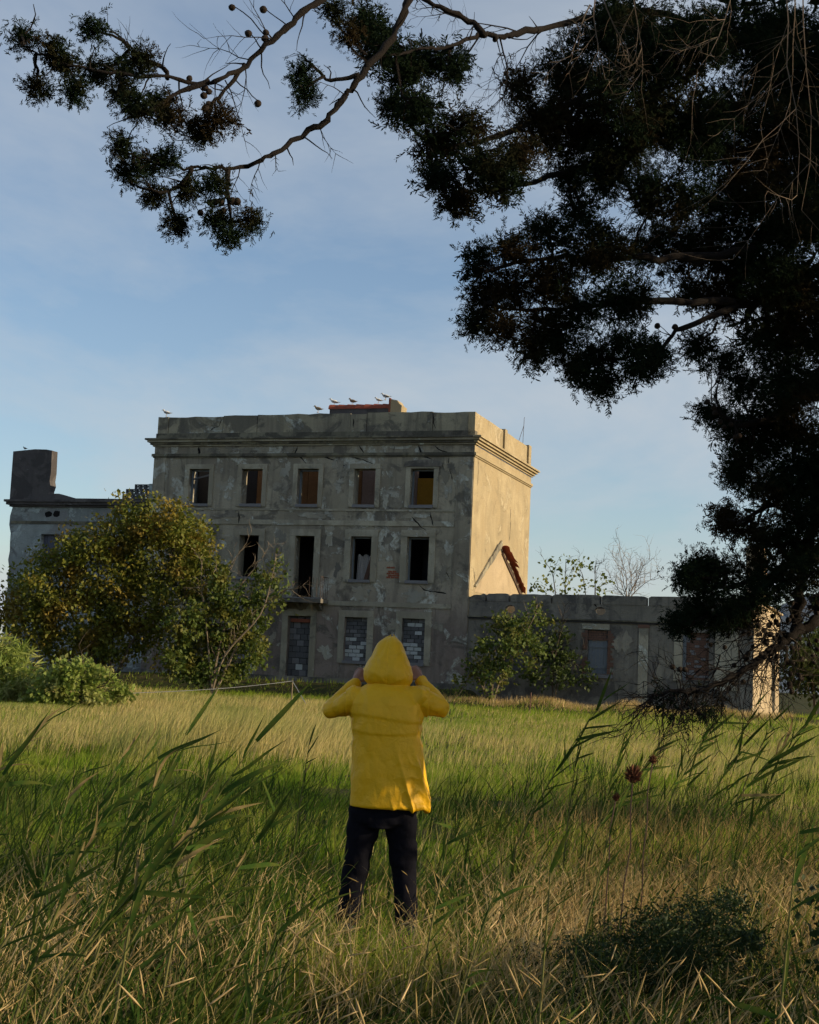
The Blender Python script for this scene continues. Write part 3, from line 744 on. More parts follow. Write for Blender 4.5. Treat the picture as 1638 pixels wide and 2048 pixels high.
def wob(p, q, n, amp, rng, sag=0.0):
    p = np.array(p, float); q = np.array(q, float); L = np.linalg.norm(q - p); out = []
    off = rng.normal(size=(n + 1, 3)).cumsum(0) * amp * L / n
    off -= np.linspace(0, 1, n + 1)[:, None] * off[-1]
    for i in range(n + 1):
        t = i / n; out.append(p + (q - p) * t + off[i] + np.array([0, 0, -sag * L * 4 * t * (1 - t)]))
    return out
def limb(mb, pts, r0, r1, n=6):
    k = len(pts); mb.tube(pts, [r0 + (r1 - r0) * (i / (k - 1)) ** .8 for i in range(k)], n)
def smooth_path(pts, sub=4):
    P = [np.array(p, float) for p in pts]; out = []
    for i in range(len(P) - 1):
        p0, p1, p2, p3 = P[max(i - 1, 0)], P[i], P[i + 1], P[min(i + 2, len(P) - 1)]
        for j in range(sub):
            t = j / sub
            out.append(.5 * ((2 * p1) + (-p0 + p2) * t + (2 * p0 - 5 * p1 + 4 * p2 - p3) * t * t + (-p0 + 3 * p1 - 3 * p2 + p3) * t ** 3))
    out.append(P[-1]); return out
def twig(mb, p, d, L, r, depth, rng, bend=.25, up=0.0, n=3, tips=None):
    p = np.array(p, float); d = np.array(d, float) / np.linalg.norm(d); k = 5; pts = [p]
    for i in range(k):
        d = d + rng.normal(size=3) * bend + np.array([0, 0, up]); d /= np.linalg.norm(d)
        p = p + d * L / k; pts.append(p)
    mb.tube(pts, [r * (1 - .75 * i / k) for i in range(k + 1)], n, cap=False)
    if tips is not None and depth == 0: tips.append(p)
    if depth > 0:
        for i in range(1, k + 1):
            for _ in range(1 if rng.random() < .75 else 2):
                dd = pts[i] - pts[i - 1]; dd /= np.linalg.norm(dd)
                v = rng.normal(size=3); v -= dd * (v @ dd); v /= np.linalg.norm(v)
                twig(mb, pts[i], dd * .75 + v * .75, L * rng.uniform(.35, .6), r * .5, depth - 1, rng, bend, up, n, tips)
def rel(pts, o): return [np.array(p) - np.array(o.location) for p in pts]

def lob(l, Y, j, rng): return [(x, y, rx, ry, Y + rng.uniform(-j, j)) for (x, y, rx, ry) in l]
rg = np.random.default_rng(11)
def ground_at(px, Y):
    p = at(px, 1400, Y); return np.array([p[0], p[1], float(gz(p[0], p[1]))])
def shrub_tree(name, label, cat, px, Y, lobes, leaf, seed, per, leaves, size, spread, stems, bark, group=None, shape=None, r0=.09, shell=.45):
    base = ground_at(px, Y)
    o = empty(name, base, 0, label, cat, group)
    rng = np.random.default_rng(seed)
    leaf_crown('crown', lob(lobes, Y, .9, rng), leaf, o, seed, per, leaves, size, spread, shape, shell)
    for i, st in enumerate(stems):
        pts = [base + np.array([rng.uniform(-.15, .15), rng.uniform(-.1, .1), -.1])] + [at(x, y, Y + dy) for (x, y, dy) in st]
        pts = smooth_path(pts, 4)
        mb = MB(); limb(mb, rel(pts, o), r0 * rng.uniform(.8, 1.1), .012, 5)
        for j in range(3, len(pts) - 1, 2):
            d = pts[j + 1] - pts[j]
            twig(mb, rel([pts[j]], o)[0], d / np.linalg.norm(d) + rng.normal(size=3) * .5, rng.uniform(.6, 1.3), .02, 1, rng, .2, .05)
        mb.build('trunk' if i == 0 else 'branch', bark, o)
    return o
shrub_tree('broadleaf_tree', 'large yellowing leafy tree hiding the left wing of the house', 'tree', 215, 55,
    [(330, 1050, 70, 42), (250, 1058, 60, 40), (378, 1085, 40, 50), (300, 1105, 90, 65), (175, 1092, 55, 32), (125, 1125, 45, 32), (220, 1150, 90, 60), (110, 1180, 75, 45), (60, 1200, 50, 40), (345, 1165, 55, 45), (275, 1215, 70, 50), (165, 1235, 85, 50), (70, 1255, 55, 40), (230, 1285, 55, 38), (140, 1295, 55, 28), (15, 1215, 35, 45), (395, 1120, 30, 35), (290, 1270, 35, 30), (245, 1010, 10, 14), (350, 1010, 12, 10), (300, 1000, 8, 10), (420, 1080, 10, 14), (140, 1075, 12, 12), (85, 1115, 14, 10), (40, 1140, 16, 8), (25, 1165, 12, 8), (425, 1130, 12, 10), (180, 1060, 10, 10), (315, 1320, 16, 14), (100, 1330, 30, 14)],
    'fig_leaf', 3, 15.0, 38, .17, .25, [[(222, 1300, 0), (235, 1200, 0), (250, 1090, 0)], [(180, 1300, .3), (140, 1220, .3), (110, 1150, .2)], [(250, 1310, -.3), (310, 1200, -.4), (350, 1080, -.3)], [(200, 1290, .5), (200, 1180, .6), (190, 1100, .6)]], 'bark_dark')
shrub_tree('fig_tree', 'many-stemmed fig with pale bare branches in front of the house balcony', 'tree', 425, 54,
    [(400, 1290, 55, 50), (440, 1240, 50, 45), (480, 1310, 48, 42), (370, 1240, 38, 42), (420, 1345, 60, 24), (350, 1310, 28, 45), (500, 1250, 30, 35), (455, 1180, 32, 26), (410, 1190, 30, 30), (505, 1190, 28, 24), (530, 1160, 24, 18), (555, 1128, 13, 12), (565, 1168, 20, 13), (545, 1205, 16, 12), (430, 1150, 22, 20), (515, 1290, 15, 15), (380, 1180, 20, 22), (395, 1140, 18, 18)],
    'fig_leaf_green', 4, 17.0, 32, .18, .19, [[(440, 1290, 0), (470, 1190, 0), (515, 1130, 0)], [(470, 1300, .2), (510, 1225, .2), (570, 1180, .1), (592, 1188, 0)], [(415, 1280, -.2), (405, 1200, -.2), (402, 1130, -.2)], [(400, 1290, .2), (375, 1210, .3), (365, 1150, .3)], [(450, 1310, -.3), (520, 1230, -.4), (545, 1150, -.4), (550, 1120, -.4)], [(440, 1260, .4), (450, 1170, .4), (480, 1100, .4)]], 'bark_pale', r0=.06, shell=.3)
shrub_tree('fig_tree', 'sunlit fig shrub growing against the annex wall beside the house corner', 'tree', 985, 57,
    [(1005, 1245, 28, 22), (1062, 1240, 30, 34), (1030, 1262, 42, 30), (985, 1300, 40, 34), (1040, 1300, 45, 30), (960, 1335, 34, 26), (935, 1362, 26, 16), (1000, 1345, 32, 26), (1075, 1220, 12, 16), (1015, 1225, 12, 16), (1060, 1345, 20, 18), (975, 1385, 14, 12)],
    'fig_leaf_green', 5, 12, 30, .17, .17, [[(985, 1350, 0), (990, 1300, 0), (1010, 1240, 0)], [(1000, 1360, -.2), (1040, 1290, -.2), (1070, 1230, -.2)], [(968, 1380, .2), (950, 1350, .2), (930, 1365, .2)]], 'bark_pale', r0=.06, shell=.3)
shrub_tree('fig_tree', 'dark green shrub left of the shuttered annex window', 'shrub', 1105, 57.6,
    [(1120, 1290, 30, 36), (1140, 1335, 40, 28), (1100, 1345, 35, 28), (1165, 1355, 24, 18), (1090, 1300, 24, 30), (1115, 1260, 16, 18)],
    'dark_leaf', 6, 10, 28, .17, .18, [[(1105, 1350, 0), (1115, 1290, 0), (1125, 1255, 0)], [(1115, 1360, 0), (1140, 1320, 0), (1165, 1345, 0)]], 'bark_dark', r0=.04)
FEATHER_V = np.array([(0, 0, 0), (-.06, .5, .03), (.06, .5, .03), (0, 1, -.06)], float)
shrub_tree('tamarisk_shrub', 'feathery pale green shrub at the left edge beneath the big tree', 'shrub', 12, 41,
    [(10, 1300, 38, 32), (38, 1330, 30, 30), (-30, 1310, 40, 40), (15, 1365, 40, 24), (50, 1370, 22, 18), (-30, 1370, 40, 30)],
    'shrub_leaf', 7, 12, 60, .42, .17, [[(12, 1380, 0), (15, 1320, 0)]], 'bark_dark', shape=(FEATHER_V, DIA_T), r0=.05)
shrub_tree('leafy_bush', 'rounded light green bush standing in the dry grass below the big tree', 'shrub', 165, 40,
    [(150, 1355, 55, 30), (205, 1375, 50, 28), (110, 1375, 40, 28), (245, 1395, 28, 18), (180, 1340, 30, 14), (85, 1400, 30, 18), (150, 1400, 60, 20), (120, 1350, 20, 20)],
    'shrub_leaf', 8, 15, 40, .15, .13, [[(160, 1400, 0), (155, 1350, 0)], [(165, 1400, 0), (200, 1370, 0)]], 'bark_dark', r0=.04)
shrub_tree('dark_bush', 'dark bush beyond the sunlit end wall of the annex', 'shrub', 1625, 66,
    [(1600, 1310, 30, 35), (1640, 1295, 40, 40), (1615, 1350, 45, 32), (1665, 1345, 45, 45), (1592, 1345, 20, 34), (1640, 1270, 20, 20), (1640, 1375, 60, 18)],
    'dark_leaf', 9, 12.0, 30, .24, .3, [[(1625, 1350, 0), (1620, 1290, 0)]], 'bark_dark')
# saplings and the bare tree behind the annex
for i, (px, lobes, lab) in enumerate((
        (1130, [(1085, 1165, 14, 14), (1105, 1150, 12, 22), (1122, 1120, 7, 16), (1135, 1160, 18, 26), (1150, 1135, 10, 12), (1095, 1180, 16, 10), (1128, 1180, 16, 10), (1165, 1125, 7, 4), (1095, 1125, 6, 4), (1070, 1170, 8, 8)], 'young green sapling showing over the annex parapet nearest the house'),
        (1190, [(1175, 1165, 9, 24), (1190, 1178, 18, 12), (1208, 1155, 10, 20), (1215, 1175, 10, 12), (1180, 1140, 8, 8), (1165, 1178, 10, 10)], 'smaller yellow-green sapling over the annex parapet beside the bare tree'))):
    shrub_tree('young_tree', lab, 'tree', px, 76, [(x, y, rx * .9, ry, ) for x, y, rx, ry in lobes], 'poplar_leaf', 30 + i, 12, 7, .26, .22, [[(px, 1200, 0), (px, 1160, 0), (px + 2, 1120, 0)], [(px - 20, 1180, 0), (px - 30, 1140, 0)]], 'bark_dark', r0=.05, shell=.1)
base = ground_at(1255, 80)
bare = empty('bare_tree', base, 0, 'leafless thorny tree standing behind the annex parapet', 'tree')
rb = np.random.default_rng(21); mb = MB()
limb(mb, rel(wob(base, at(1255, 1200, 80), 5, .1, rb), bare), .12, .08)
mb.build('trunk', 'bark_dark', bare)
for (tx, ty) in ((1225, 1125), (1245, 1105), (1262, 1110), (1285, 1120), (1305, 1140), (1210, 1150), (1235, 1140), (1275, 1140), (1300, 1165)):
    mb = MB(); p = at(1255, 1200, 80); q = at(tx, ty, 80 + rb.uniform(-1, 1)); d = q - p; L = np.linalg.norm(d)
    twig(mb, rel([p], bare)[0], d / L, L * 1.0, .035, 2, rb, .16, .03)
    mb.build('branch', 'twig_pale', bare)
# ------------------------------------------------------------------ the big cypress whose boughs frame the view
TR = np.array([5.2, 10.2, 0.0]); TR[2] = float(gz(TR[0], TR[1]))
cyp = empty('cypress_tree', TR, 0, 'dark spreading cypress whose boughs hang across the top and right', 'tree')
rc = np.random.default_rng(5)
def C_(pts): return [p if len(p) == 3 and isinstance(p, np.ndarray) else at(*p) for p in pts]
trunk_pts = [TR + np.array(v) for v in ((0, 0, -.2), (0, 0, .6), (-.1, .05, 2), (-.15, 0, 4), (.05, -.1, 6.5), (.2, 0, 9), (.1, 0, 12), (0, 0, 14))]
mb = MB(); mb.tube(rel(smooth_path(trunk_pts, 3), cyp), [.42 - .38 * (i / 21.0) ** .9 for i in range(22)], 14)
mb.build('trunk', 'cypress_bark', cyp, True)
def tz(z): return TR + np.array([-.05, 0, z])
LIMBS = {
 'A': ([tz(6.6), (1250, -260, 8.0), (900, -160, 6.8), (740, -75, 6.4), (640, -2, 6.2), (595, 35, 6.15), (545, 80, 6.1), (490, 128, 6.1), (440, 158, 6.0), (390, 167, 6.0), (300, 153, 5.9), (200, 142, 5.85), (110, 122, 5.8), (50, 95, 5.8)], .023, .004),
 'A2': ([(335, 155, 5.95), (325, 135, 5.95), (290, 122, 6.0), (262, 95, 6.0)], .012, .005),
 'A3': ([(420, 162, 6.0), (350, 190, 5.95), (310, 215, 5.9), (270, 235, 5.9)], .012, .005),
 'A4': ([(490, 128, 6.1), (450, 180, 6.05), (420, 215, 6.0), (400, 265, 6.0)], .011, .005),
 'B': ([tz(5.9), (1300, -140, 8.6), (980, -150, 7.4), (850, -70, 6.9), (815, 10, 6.7), (772, 88, 6.6), (715, 160, 6.5), (690, 192, 6.5), (650, 240, 6.4), (595, 279, 6.4), (540, 312, 6.3), (490, 332, 6.3), (430, 339, 6.2), (380, 333, 6.2), (310, 325, 6.1), (245, 300, 6.1)], .027, .004),
 'B2': ([(455, 338, 6.25), (455, 380, 6.2), (460, 420, 6.2), (462, 470, 6.2)], .013, .005),
 'B3': ([(385, 335, 6.2), (365, 365, 6.2), (320, 385, 6.15), (270, 370, 6.1)], .012, .005),
 'B4': ([(720, 150, 6.5), (660, 160, 6.5), (630, 135, 6.5), (605, 110, 6.5)], .011, .004),
 'C': ([tz(5.4), (1420, 60, 9.2), (1220, 35, 8.4), (1110, 52, 8.0), (1040, 66, 7.7), (1000, 76, 7.6), (960, 70, 7.5), (900, 92, 7.3), (830, 100, 7.1), (740, 118, 6.9)], .030, .005),
 'C2': ([(970, 70, 7.5), (935, 40, 7.5), (880, 15, 7.4), (830, -10, 7.4)], .02, .01),
 'F': ([tz(4.3), (1640, 430, 9.2), (1500, 500, 8.7), (1350, 515, 8.4), (1200, 515, 8.2), (1050, 520, 8.0), (965, 545, 7.9)], .045, .006),
 'G': ([tz(3.9), (1640, 620, 9.2), (1500, 610, 8.8), (1365, 655, 8.5), (1320, 695, 8.4), (1230, 720, 8.3)], .035, .006),
 'G2': ([(1500, 610, 8.8), (1350, 600, 8.5), (1200, 610, 8.3), (1060, 620, 8.1), (970, 610, 8.0)], .03, .006),
 'H': ([tz(3.6), (1640, 790, 9.3), (1560, 830, 9.1), (1480, 850, 9.0), (1435, 815, 8.9)], .045, .008),
 'I': ([tz(3.1), (1640, 980, 9.4), (1550, 1010, 9.2), (1470, 1045, 9.1)], .04, .007),
 'J': ([tz(2.7), (1640, 1120, 9.5), (1550, 1150, 9.3), (1450, 1170, 9.1), (1385, 1140, 9.0)], .04, .007),
 'J2': ([(1550, 1150, 9.3), (1470, 1215, 9.2), (1380, 1245, 9.1)], .025, .006),
 'K': ([tz(5.0), (1640, 180, 9.4), (1450, 220, 8.8), (1250, 300, 8.4), (1100, 355, 8.1), (950, 385, 7.9), (900, 355, 7.8)], .045, .006),
 'L': ([tz(5.2), (1640, 80, 9.2), (1400, 110, 8.6), (1200, 180, 8.2), (1000, 270, 7.8), (870, 290, 7.6), (800, 225, 7.5)], .04, .006),
 'E': ([(1592, 1265, 9.35), (1598, 1190, 9.4), (1612, 1110, 9.45), (1640, 980, 9.5), (1660, 850, 9.6)], .04, .03),
 'D': ([tz(1.9), (1690, 1200, 9.6), (1640, 1236, 9.4), (1592, 1265, 9.3), (1560, 1287, 9.25), (1505, 1330, 9.2), (1450, 1360, 9.1), (1400, 1380, 9.0), (1350, 1386, 8.95), (1300, 1394, 8.9)], .05, .008),
}
LP = []
for k, (pts, r0, r1) in LIMBS.items():
    P = smooth_path(C_(pts), 5); LP += [(k, p) for p in P]; kk = len(P)
    mb = MB(); mb.tube(rel([p + rc.normal(size=3) * min(.010, r0 * .25) for p in P], cyp), [(r0 + (r1 - r0) * (i / (kk - 1)) ** .8) * rc.uniform(.82, 1.22) for i in range(kk)], 9)
    for j in range(2, len(P) - 1, 3):                       # snag stubs and short dead spurs along the limb
        if rc.random() < .6:
            d = P[j + 1] - P[j]; v = rc.normal(size=3)
            twig(mb, rel([P[j]], cyp)[0], d / np.linalg.norm(d) * .5 + v * .6, rc.uniform(.08, .22), .005, 0, rc, .2)
    mb.build('bough', 'cypress_bark', cyp, True)
LPX = np.array([p for _, p in LP])
# foliage lobes: (px, py, rx, ry, Y)
def dl(Y, *l): return [(x, y, r, r2, Y + rc.uniform(-.25, .25)) for (x, y, r, r2) in l]
lobes = []
lobes += dl(5.85, (45, 75, 34, 34), (75, 172, 26, 20), (130, 128, 40, 28), (195, 145, 45, 36), (242, 138, 34, 36), (187, 58, 12, 10), (150, 178, 34, 28), (272, 215, 44, 44), (245, 185, 36, 30), (400, 262, 48, 40), (345, 235, 20, 18), (285, 120, 16, 14), (320, 205, 26, 24), (110, 100, 24, 22), (440, 238, 16, 14))
lobes += dl(6.15, (240, 292, 32, 28), (330, 318, 36, 24), (255, 345, 28, 26), (310, 392, 38, 30), (375, 382, 28, 24), (355, 448, 8, 8), (462, 470, 36, 40), (502, 440, 14, 14), (290, 330, 30, 22), (435, 440, 16, 12), (430, 365, 12, 8))
lobes += dl(6.5, (612, 188, 28, 40), (605, 150, 14, 18), (665, 20, 28, 20), (700, 70, 30, 26))
lobes += dl(7.2, (760, 90, 40, 40), (800, 130, 48, 36), (850, 120, 44, 32), (900, 130, 36, 28), (790, 215, 28, 24), (840, 225, 40, 34), (870, 290, 40, 36), (930, 250, 46, 38), (880, 355, 32, 24), (925, 405, 32, 22), (960, 320, 50, 40), (995, 375, 42, 28), (1040, 320, 48, 42), (740, 45, 30, 26))
lobes += dl(8.0, (1080, 240, 60, 60), (1040, 175, 34, 30), (1150, 130, 70, 70), (1150, 260, 80, 70), (1130, 350, 46, 34), (1230, 60, 90, 70), (1250, 200, 100, 90), (1240, 330, 90, 70), (1350, 100, 110, 90), (1370, 260, 110, 100), (1340, 390, 90, 50))
lobes += dl(8.8, (1480, 90, 120, 100), (1500, 260, 130, 110), (1480, 400, 120, 70), (1600, 120, 110, 110), (1610, 300, 100, 120), (1600, 450, 90, 80), (1700, 200, 120, 160), (1700, 430, 120, 120))
lobes += dl(8.1, (958, 520, 22, 34), (965, 590, 28, 34), (955, 640, 18, 24), (1020, 495, 40, 28), (1030, 580, 50, 44), (1010, 660, 34, 22), (1095, 465, 48, 40), (1100, 560, 60, 46), (1085, 650, 46, 36), (1070, 705, 26, 18), (1150, 620, 56, 46), (1190, 500, 80, 60), (1185, 720, 40, 34), (1150, 745, 24, 18), (1250, 600, 70, 50), (1260, 690, 52, 34), (1285, 735, 36, 24), (1205, 768, 26, 18), (1160, 425, 50, 30), (1120, 690, 30, 24), (1310, 715, 22, 20))
lobes += dl(8.9, (1340, 500, 90, 60), (1450, 500, 100, 70), (1395, 690, 36, 30), (1440, 600, 70, 46), (1440, 730, 46, 32), (1540, 560, 100, 80), (1540, 690, 90, 60), (1620, 620, 80, 100), (1480, 770, 50, 40), (1580, 770, 80, 70), (1700, 700, 100, 160), (1390, 580, 40, 30))
lobes += dl(9.2, (1425, 830, 32, 26), (1470, 860, 40, 34), (1540, 850, 70, 60), (1600, 900, 80, 90), (1475, 925, 30, 18), (1500, 900, 40, 36), (1470, 950, 20, 16), (1530, 970, 50, 42), (1600, 1010, 70, 70), (1445, 1035, 26, 16), (1475, 1055, 34, 24), (1520, 1070, 40, 34), (1590, 1090, 60, 50), (1700, 1000, 90, 160))
lobes += dl(9.15, (1395, 1135, 26, 18), (1375, 1155, 16, 12), (1440, 1140, 38, 28), (1500, 1140, 46, 36), (1415, 1180, 34, 26), (1470, 1200, 46, 32), (1395, 1225, 30, 20), (1440, 1245, 36, 20), (1360, 1245, 18, 12), (1520, 1195, 36, 30), (1570, 1160, 40, 40), (1490, 1230, 24, 14), (1620, 1150, 40, 40))
# frond template: a feathery spray of scale-leaved twiglets
def frond(rng, n=8):
    vs, ts = [], []
    def dia(b, d, L, wd):
        d = d / np.linalg.norm(d); s_ = np.cross(d, rng.normal(size=3)); s_ /= np.linalg.norm(s_)
        o = len(vs); vs.extend([b, b + d * L * .5 - s_ * wd / 2, b + d * L * .5 + s_ * wd / 2, b + d * L]); ts.extend([(o, o + 2, o + 1), (o + 1, o + 2, o + 3)])
    dia(np.zeros(3), np.array([0, 1.0, 0]), 1.0, .10)
    for i in range(n):
        t = .12 + .8 * i / n; sd = 1 if i % 2 else -1
        dia(np.array([0, t, 0]) + rng.normal(size=3) * .02, np.array([sd * rng.uniform(.5, .9), rng.uniform(.6, 1.0), rng.normal() * .3]), rng.uniform(.32, .56) * (1.1 - .5 * t), .11)
    return np.array(vs), np.array(ts)
FR = [frond(rc) for _ in range(4)]
def cyp_foliage(C, CEN, k, size, seed, spread=.035, droop=-.1):
    rng = np.random.default_rng(seed); Vs, Ts, off = [], [], 0
    n = len(C)
    outv = C - CEN; outv /= np.maximum(np.linalg.norm(outv, axis=1, keepdims=True), .03)
    for (tv, tt) in FR:
        m_ = max(1, k // 4)
        P = np.repeat(C, m_, 0) + rng.normal(size=(n * m_, 3)) * spread
        D = unit(rng, n * m_) + .55 * np.repeat(outv, m_, 0) + np.array([0, 0, droop])
        V, T_ = scatter(P, D, size * rng.uniform(.6, 1.25, len(P)), tv, tt, rng)
        Vs.append(V); Ts.append(T_ + off); off += len(V)
    return np.concatenate(Vs), np.concatenate(Ts)
def cyp_clumps(lobes, per, shrink, rng):
    C, E_ = [], []
    for (x, y, rx, ry, Y) in lobes:
        k = Y / FPX; n = max(4, int(per * rx * ry / 1000.0)); sh_ = shrink * (1.5 if Y < 6.8 else .55); ax, ay = max(4, rx - sh_ / k), max(4, ry - sh_ / k)
        c = at(x, y, Y); u = unit(rng, n) * (rng.uniform(.1, 1, n) ** .5)[:, None]
        C.append(c + u * np.array([ax * k, .5 * (ax + ay) * k, ay * k])); E_.append(np.repeat(c[None], n, 0))
    return np.concatenate(C), np.concatenate(E_)
CL, CE = cyp_clumps([l for l in lobes if l[4] > 6.8], 3.9, .062, rc); CN, CM = cyp_clumps([l for l in lobes if l[4] <= 6.8], 3.0, .062, rc)
V, T_ = cyp_foliage(CN, CM, 72, .040, 13, .030)
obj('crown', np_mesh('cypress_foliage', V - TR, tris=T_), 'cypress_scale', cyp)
V, T_ = cyp_foliage(CL, CE, 80, .045, 3, .046)
print('CYP', len(CL), len(T_))
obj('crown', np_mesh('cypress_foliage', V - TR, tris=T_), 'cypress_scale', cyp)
IL, IE = cyp_clumps([(x, y, rx, ry, Y + .12) for (x, y, rx, ry, Y) in lobes if Y > 6.8], 2.4, .08, rc)
V, T_ = cyp_foliage(IL, IE, 36, .075, 8, .045)
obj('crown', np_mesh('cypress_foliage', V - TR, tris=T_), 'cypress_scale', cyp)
# the rest of the crown above and beside the view: coarser sprays
n = 760; th = rc.uniform(0, 2 * math.pi, n); zz = 2.6 + 10.5 * rc.random(n) ** .9
rr = (3.6 - .22 * np.abs(zz - 5)) * np.sqrt(rc.uniform(.1, 1, n))
BX = TR + np.stack([rr * np.cos(th) + .3, rr * np.sin(th) * .9, zz], -1)
v = (BX - CAM); dep = v @ FW; sx = PW / 2 + FPX * (v @ RT) / dep; sy = PH / 2 - FPX * (v @ UP) / dep
keep = ~((sx > -150) & (sx < 1600) & (sy > -120) & (sy < 2048) & (dep > 0)) & (BX[:, 1] > 3.5) & ((BX[:, 2] > 4.6) | (BX[:, 1] > 12.0))
BX = BX[keep]
SH = np.stack([rc.uniform(3.5, 6.2, 120), rc.uniform(6.5, 7.9, 120), rc.uniform(2.72, 4.6, 120)], -1); SH[:, 2] += (SH[:, 0] - 4.5) * .29  # extra clumps added out of view, shaped to shade the upper raincoat
BX = np.concatenate([BX, SH])
V, T_ = cyp_foliage(BX, np.repeat((TR + np.array([0, 0, 6.0]))[None], len(BX), 0), 12, .42, 4, .22, -.1)
obj('crown', np_mesh('cypress_foliage', V - TR, tris=T_), 'cypress_scale', cyp)
# twigs carrying the sprays: from each lobe back to the nearest bough, then out to some clumps
mb = MB()
for (x, y, rx, ry, Y) in lobes:
    c = at(x, y, Y); i = np.argmin(np.linalg.norm(LPX - c, axis=1)); p = LPX[i]
    L = np.linalg.norm(c - p)
    if L < .04: continue
    pts = wob(p, c, 4, .25, rc, .03); mb.tube(rel(pts, cyp), [.009, .008, .007, .006, .004], 4, cap=False)
    for _ in range(int(2 + rx / 14)):
        q = c + rc.normal(size=3) * rx * Y / FPX * .6
        mb.tube(rel(wob(pts[rc.integers(1, 5)], q, 3, .3, rc), cyp), [.005, .004, .003, .002], 3, cap=False)
tag(mb.build('twigs', 'cypress_bark', cyp), kind='stuff')
# bare dead twigs, pale where the sun catches them
def dead(px0, py0, Y, tx, ty, L, depth=2, r=.006, m_='twig_pale', bend=.14):
    p = at(px0, py0, Y); d = at(tx, ty, Y + rc.uniform(-.2, .2)) - p
    mb_ = MB(); twig(mb_, rel([p], cyp)[0], d / np.linalg.norm(d), L, r, depth, rc, bend); return mb_.build('dead_twig', m_, cyp)
for a in ((545, 78, 6.1, 420, 60, .34), (500, 120, 6.1, 380, 95, .3), (545, 80, 6.1, 490, 0, .28), (590, 38, 6.15, 540, -20, .2), (490, 128, 6.1, 520, 210, .3), (450, 160, 6.0, 500, 220, .28), (420, 163, 6.0, 470, 205, .22),
          (640, 245, 6.4, 660, 320, .18), (550, 308, 6.3, 560, 345, .09), (520, 322, 6.3, 500, 400, .2), (480, 335, 6.3, 475, 410, .2), (620, 125, 6.5, 595, 90, .16), (690, 190, 6.5, 620, 150, .22),
          (262, 95, 6.0, 230, 60, .14), (290, 122, 6.0, 255, 70, .16), (190, 75, 5.9, 180, 45, .08)):
    dead(*a, 1, .0035, 'cypress_bark')
for a in ((960, 70, 7.5, 900, 180, .5), (1040, 66, 7.7, 960, 10, .45), (900, 92, 7.3, 880, 200, .4), (1000, 75, 7.6, 1050, 190, .5), (1100, 50, 8, 1020, 140, .45), (930, 40, 7.5, 860, 20, .3)):
    dead(*a, 2, .006, 'cypress_bark')
for a in ((1190, 0, 6.2, 1150, 190, .42), (1205, -10, 6.2, 1225, 150, .36), (1180, 10, 6.2, 1120, 120, .3), (1570, -40, 6.6, 1500, 480, 1.15), (1605, -50, 6.6, 1575, 470, 1.15), (1590, -30, 6.6, 1600, 300, .7), (1265, -30, 6.6, 1270, 200, .5), (1470, -40, 6.8, 1400, 200, .6),
          (1565, 1290, 9.1, 1610, 1360, .32), (1580, 1275, 9.1, 1620, 1300, .25)):
    dead(*a, 2, .0042, 'dead_wood', .1)
# the low bough hung with cones and fine bare twigs
mb = MB(); tips = []
Dp = [p for k, p in LP if k == 'D']
for i in range(8, len(Dp)):
    for _ in range(3):
        d = rc.normal(size=3) * .5 + np.array([-.45, 0, rc.choice((-.9, .35, -.3))])
        twig(mb, rel([Dp[i]], cyp)[0], d, rc.uniform(.22, .5), .005, 1, rc, .22, -.06, 3, tips)
for (x, y) in ((1540, 1240), (1500, 1260), (1550, 1200), (1520, 1290), (1480, 1300), (1440, 1310), (1410, 1330), (1560, 1260)):
    p = at(x, y, 9.2); d = np.array([rc.normal() * .4 - .3, rc.normal() * .3, -.7])
    twig(mb, rel([p], cyp)[0], d, rc.uniform(.3, .5), .006, 1, rc, .22, -.05, 3, tips)
tag(mb.build('twigs', 'cypress_bark', cyp), kind='stuff')
CL2 = np.array([at(x, y, 9.0 + rc.uniform(-.15, .15)) for (x, y) in ((1370, 1400), (1400, 1405), (1340, 1415), (1420, 1420), (1330, 1380), (1300, 1392), (1390, 1430), (1440, 1400))])
V, T_ = cyp_foliage(CL2, CL2 + np.array([0, 0, .2]), 12, .09, 6)
obj('crown', np_mesh('cypress_foliage', V - TR, tris=T_), 'cypress_scale', cyp)
# cones: knobbly round, each one a piece of its own
bm = bmesh.new(); bmesh.ops.create_icosphere(bm, subdivisions=2, radius=.017)
for v_ in bm.verts:
    nrm = v_.co.normalized(); v_.co = v_.co * (1 + .16 * math.sin(nrm.x * 7 + 1) * math.sin(nrm.y * 7 + 2) * math.sin(nrm.z * 6)) * Vector((1, 1, 1.12)).length / 1.8
cone_me = bpy.data.meshes.new('cone'); bm.to_mesh(cone_me); bm.free(); cone_me.materials.append(MATS['cone_brown'])
cone_pos = [np.array(t) + TR for t in tips if rc.random() < .5][:110]
for (x, y, Y) in ((464, 10, 6.1), (527, 14, 6.1), (497, 62, 6.1), (532, 60, 6.1), (530, 72, 6.1), (379, 152, 6.0), (378, 172, 6.0), (410, 170, 6.0), (418, 178, 6.0), (408, 186, 6.0), (225, 178, 5.9), (418, 203, 6), (412, 212, 6), (516, 202, 6.1), (421, 400, 6.2), (431, 399, 6.2), (443, 399, 6.2), (465, 397, 6.2), (475, 398, 6.2), (447, 416, 6.2), (401, 420, 6.2), (1012, 143, 7.6), (930, 310, 7.4), (950, 315, 7.4), (860, 360, 7.5), (855, 372, 7.5), (912, 425, 7.5), (1315, 648, 8.4), (1350, 650, 8.4), (1415, 800, 8.9), (1428, 812, 8.9), (1430, 822, 8.9), (1440, 840, 8.9), (1448, 850, 8.9), (1462, 845, 8.9), (1470, 870, 8.9), (1478, 868, 8.9), (1345, 1330, 9), (1360, 1335, 9), (1370, 1335, 9)):
    cone_pos.append(at(x, y, Y))
mb = MB()
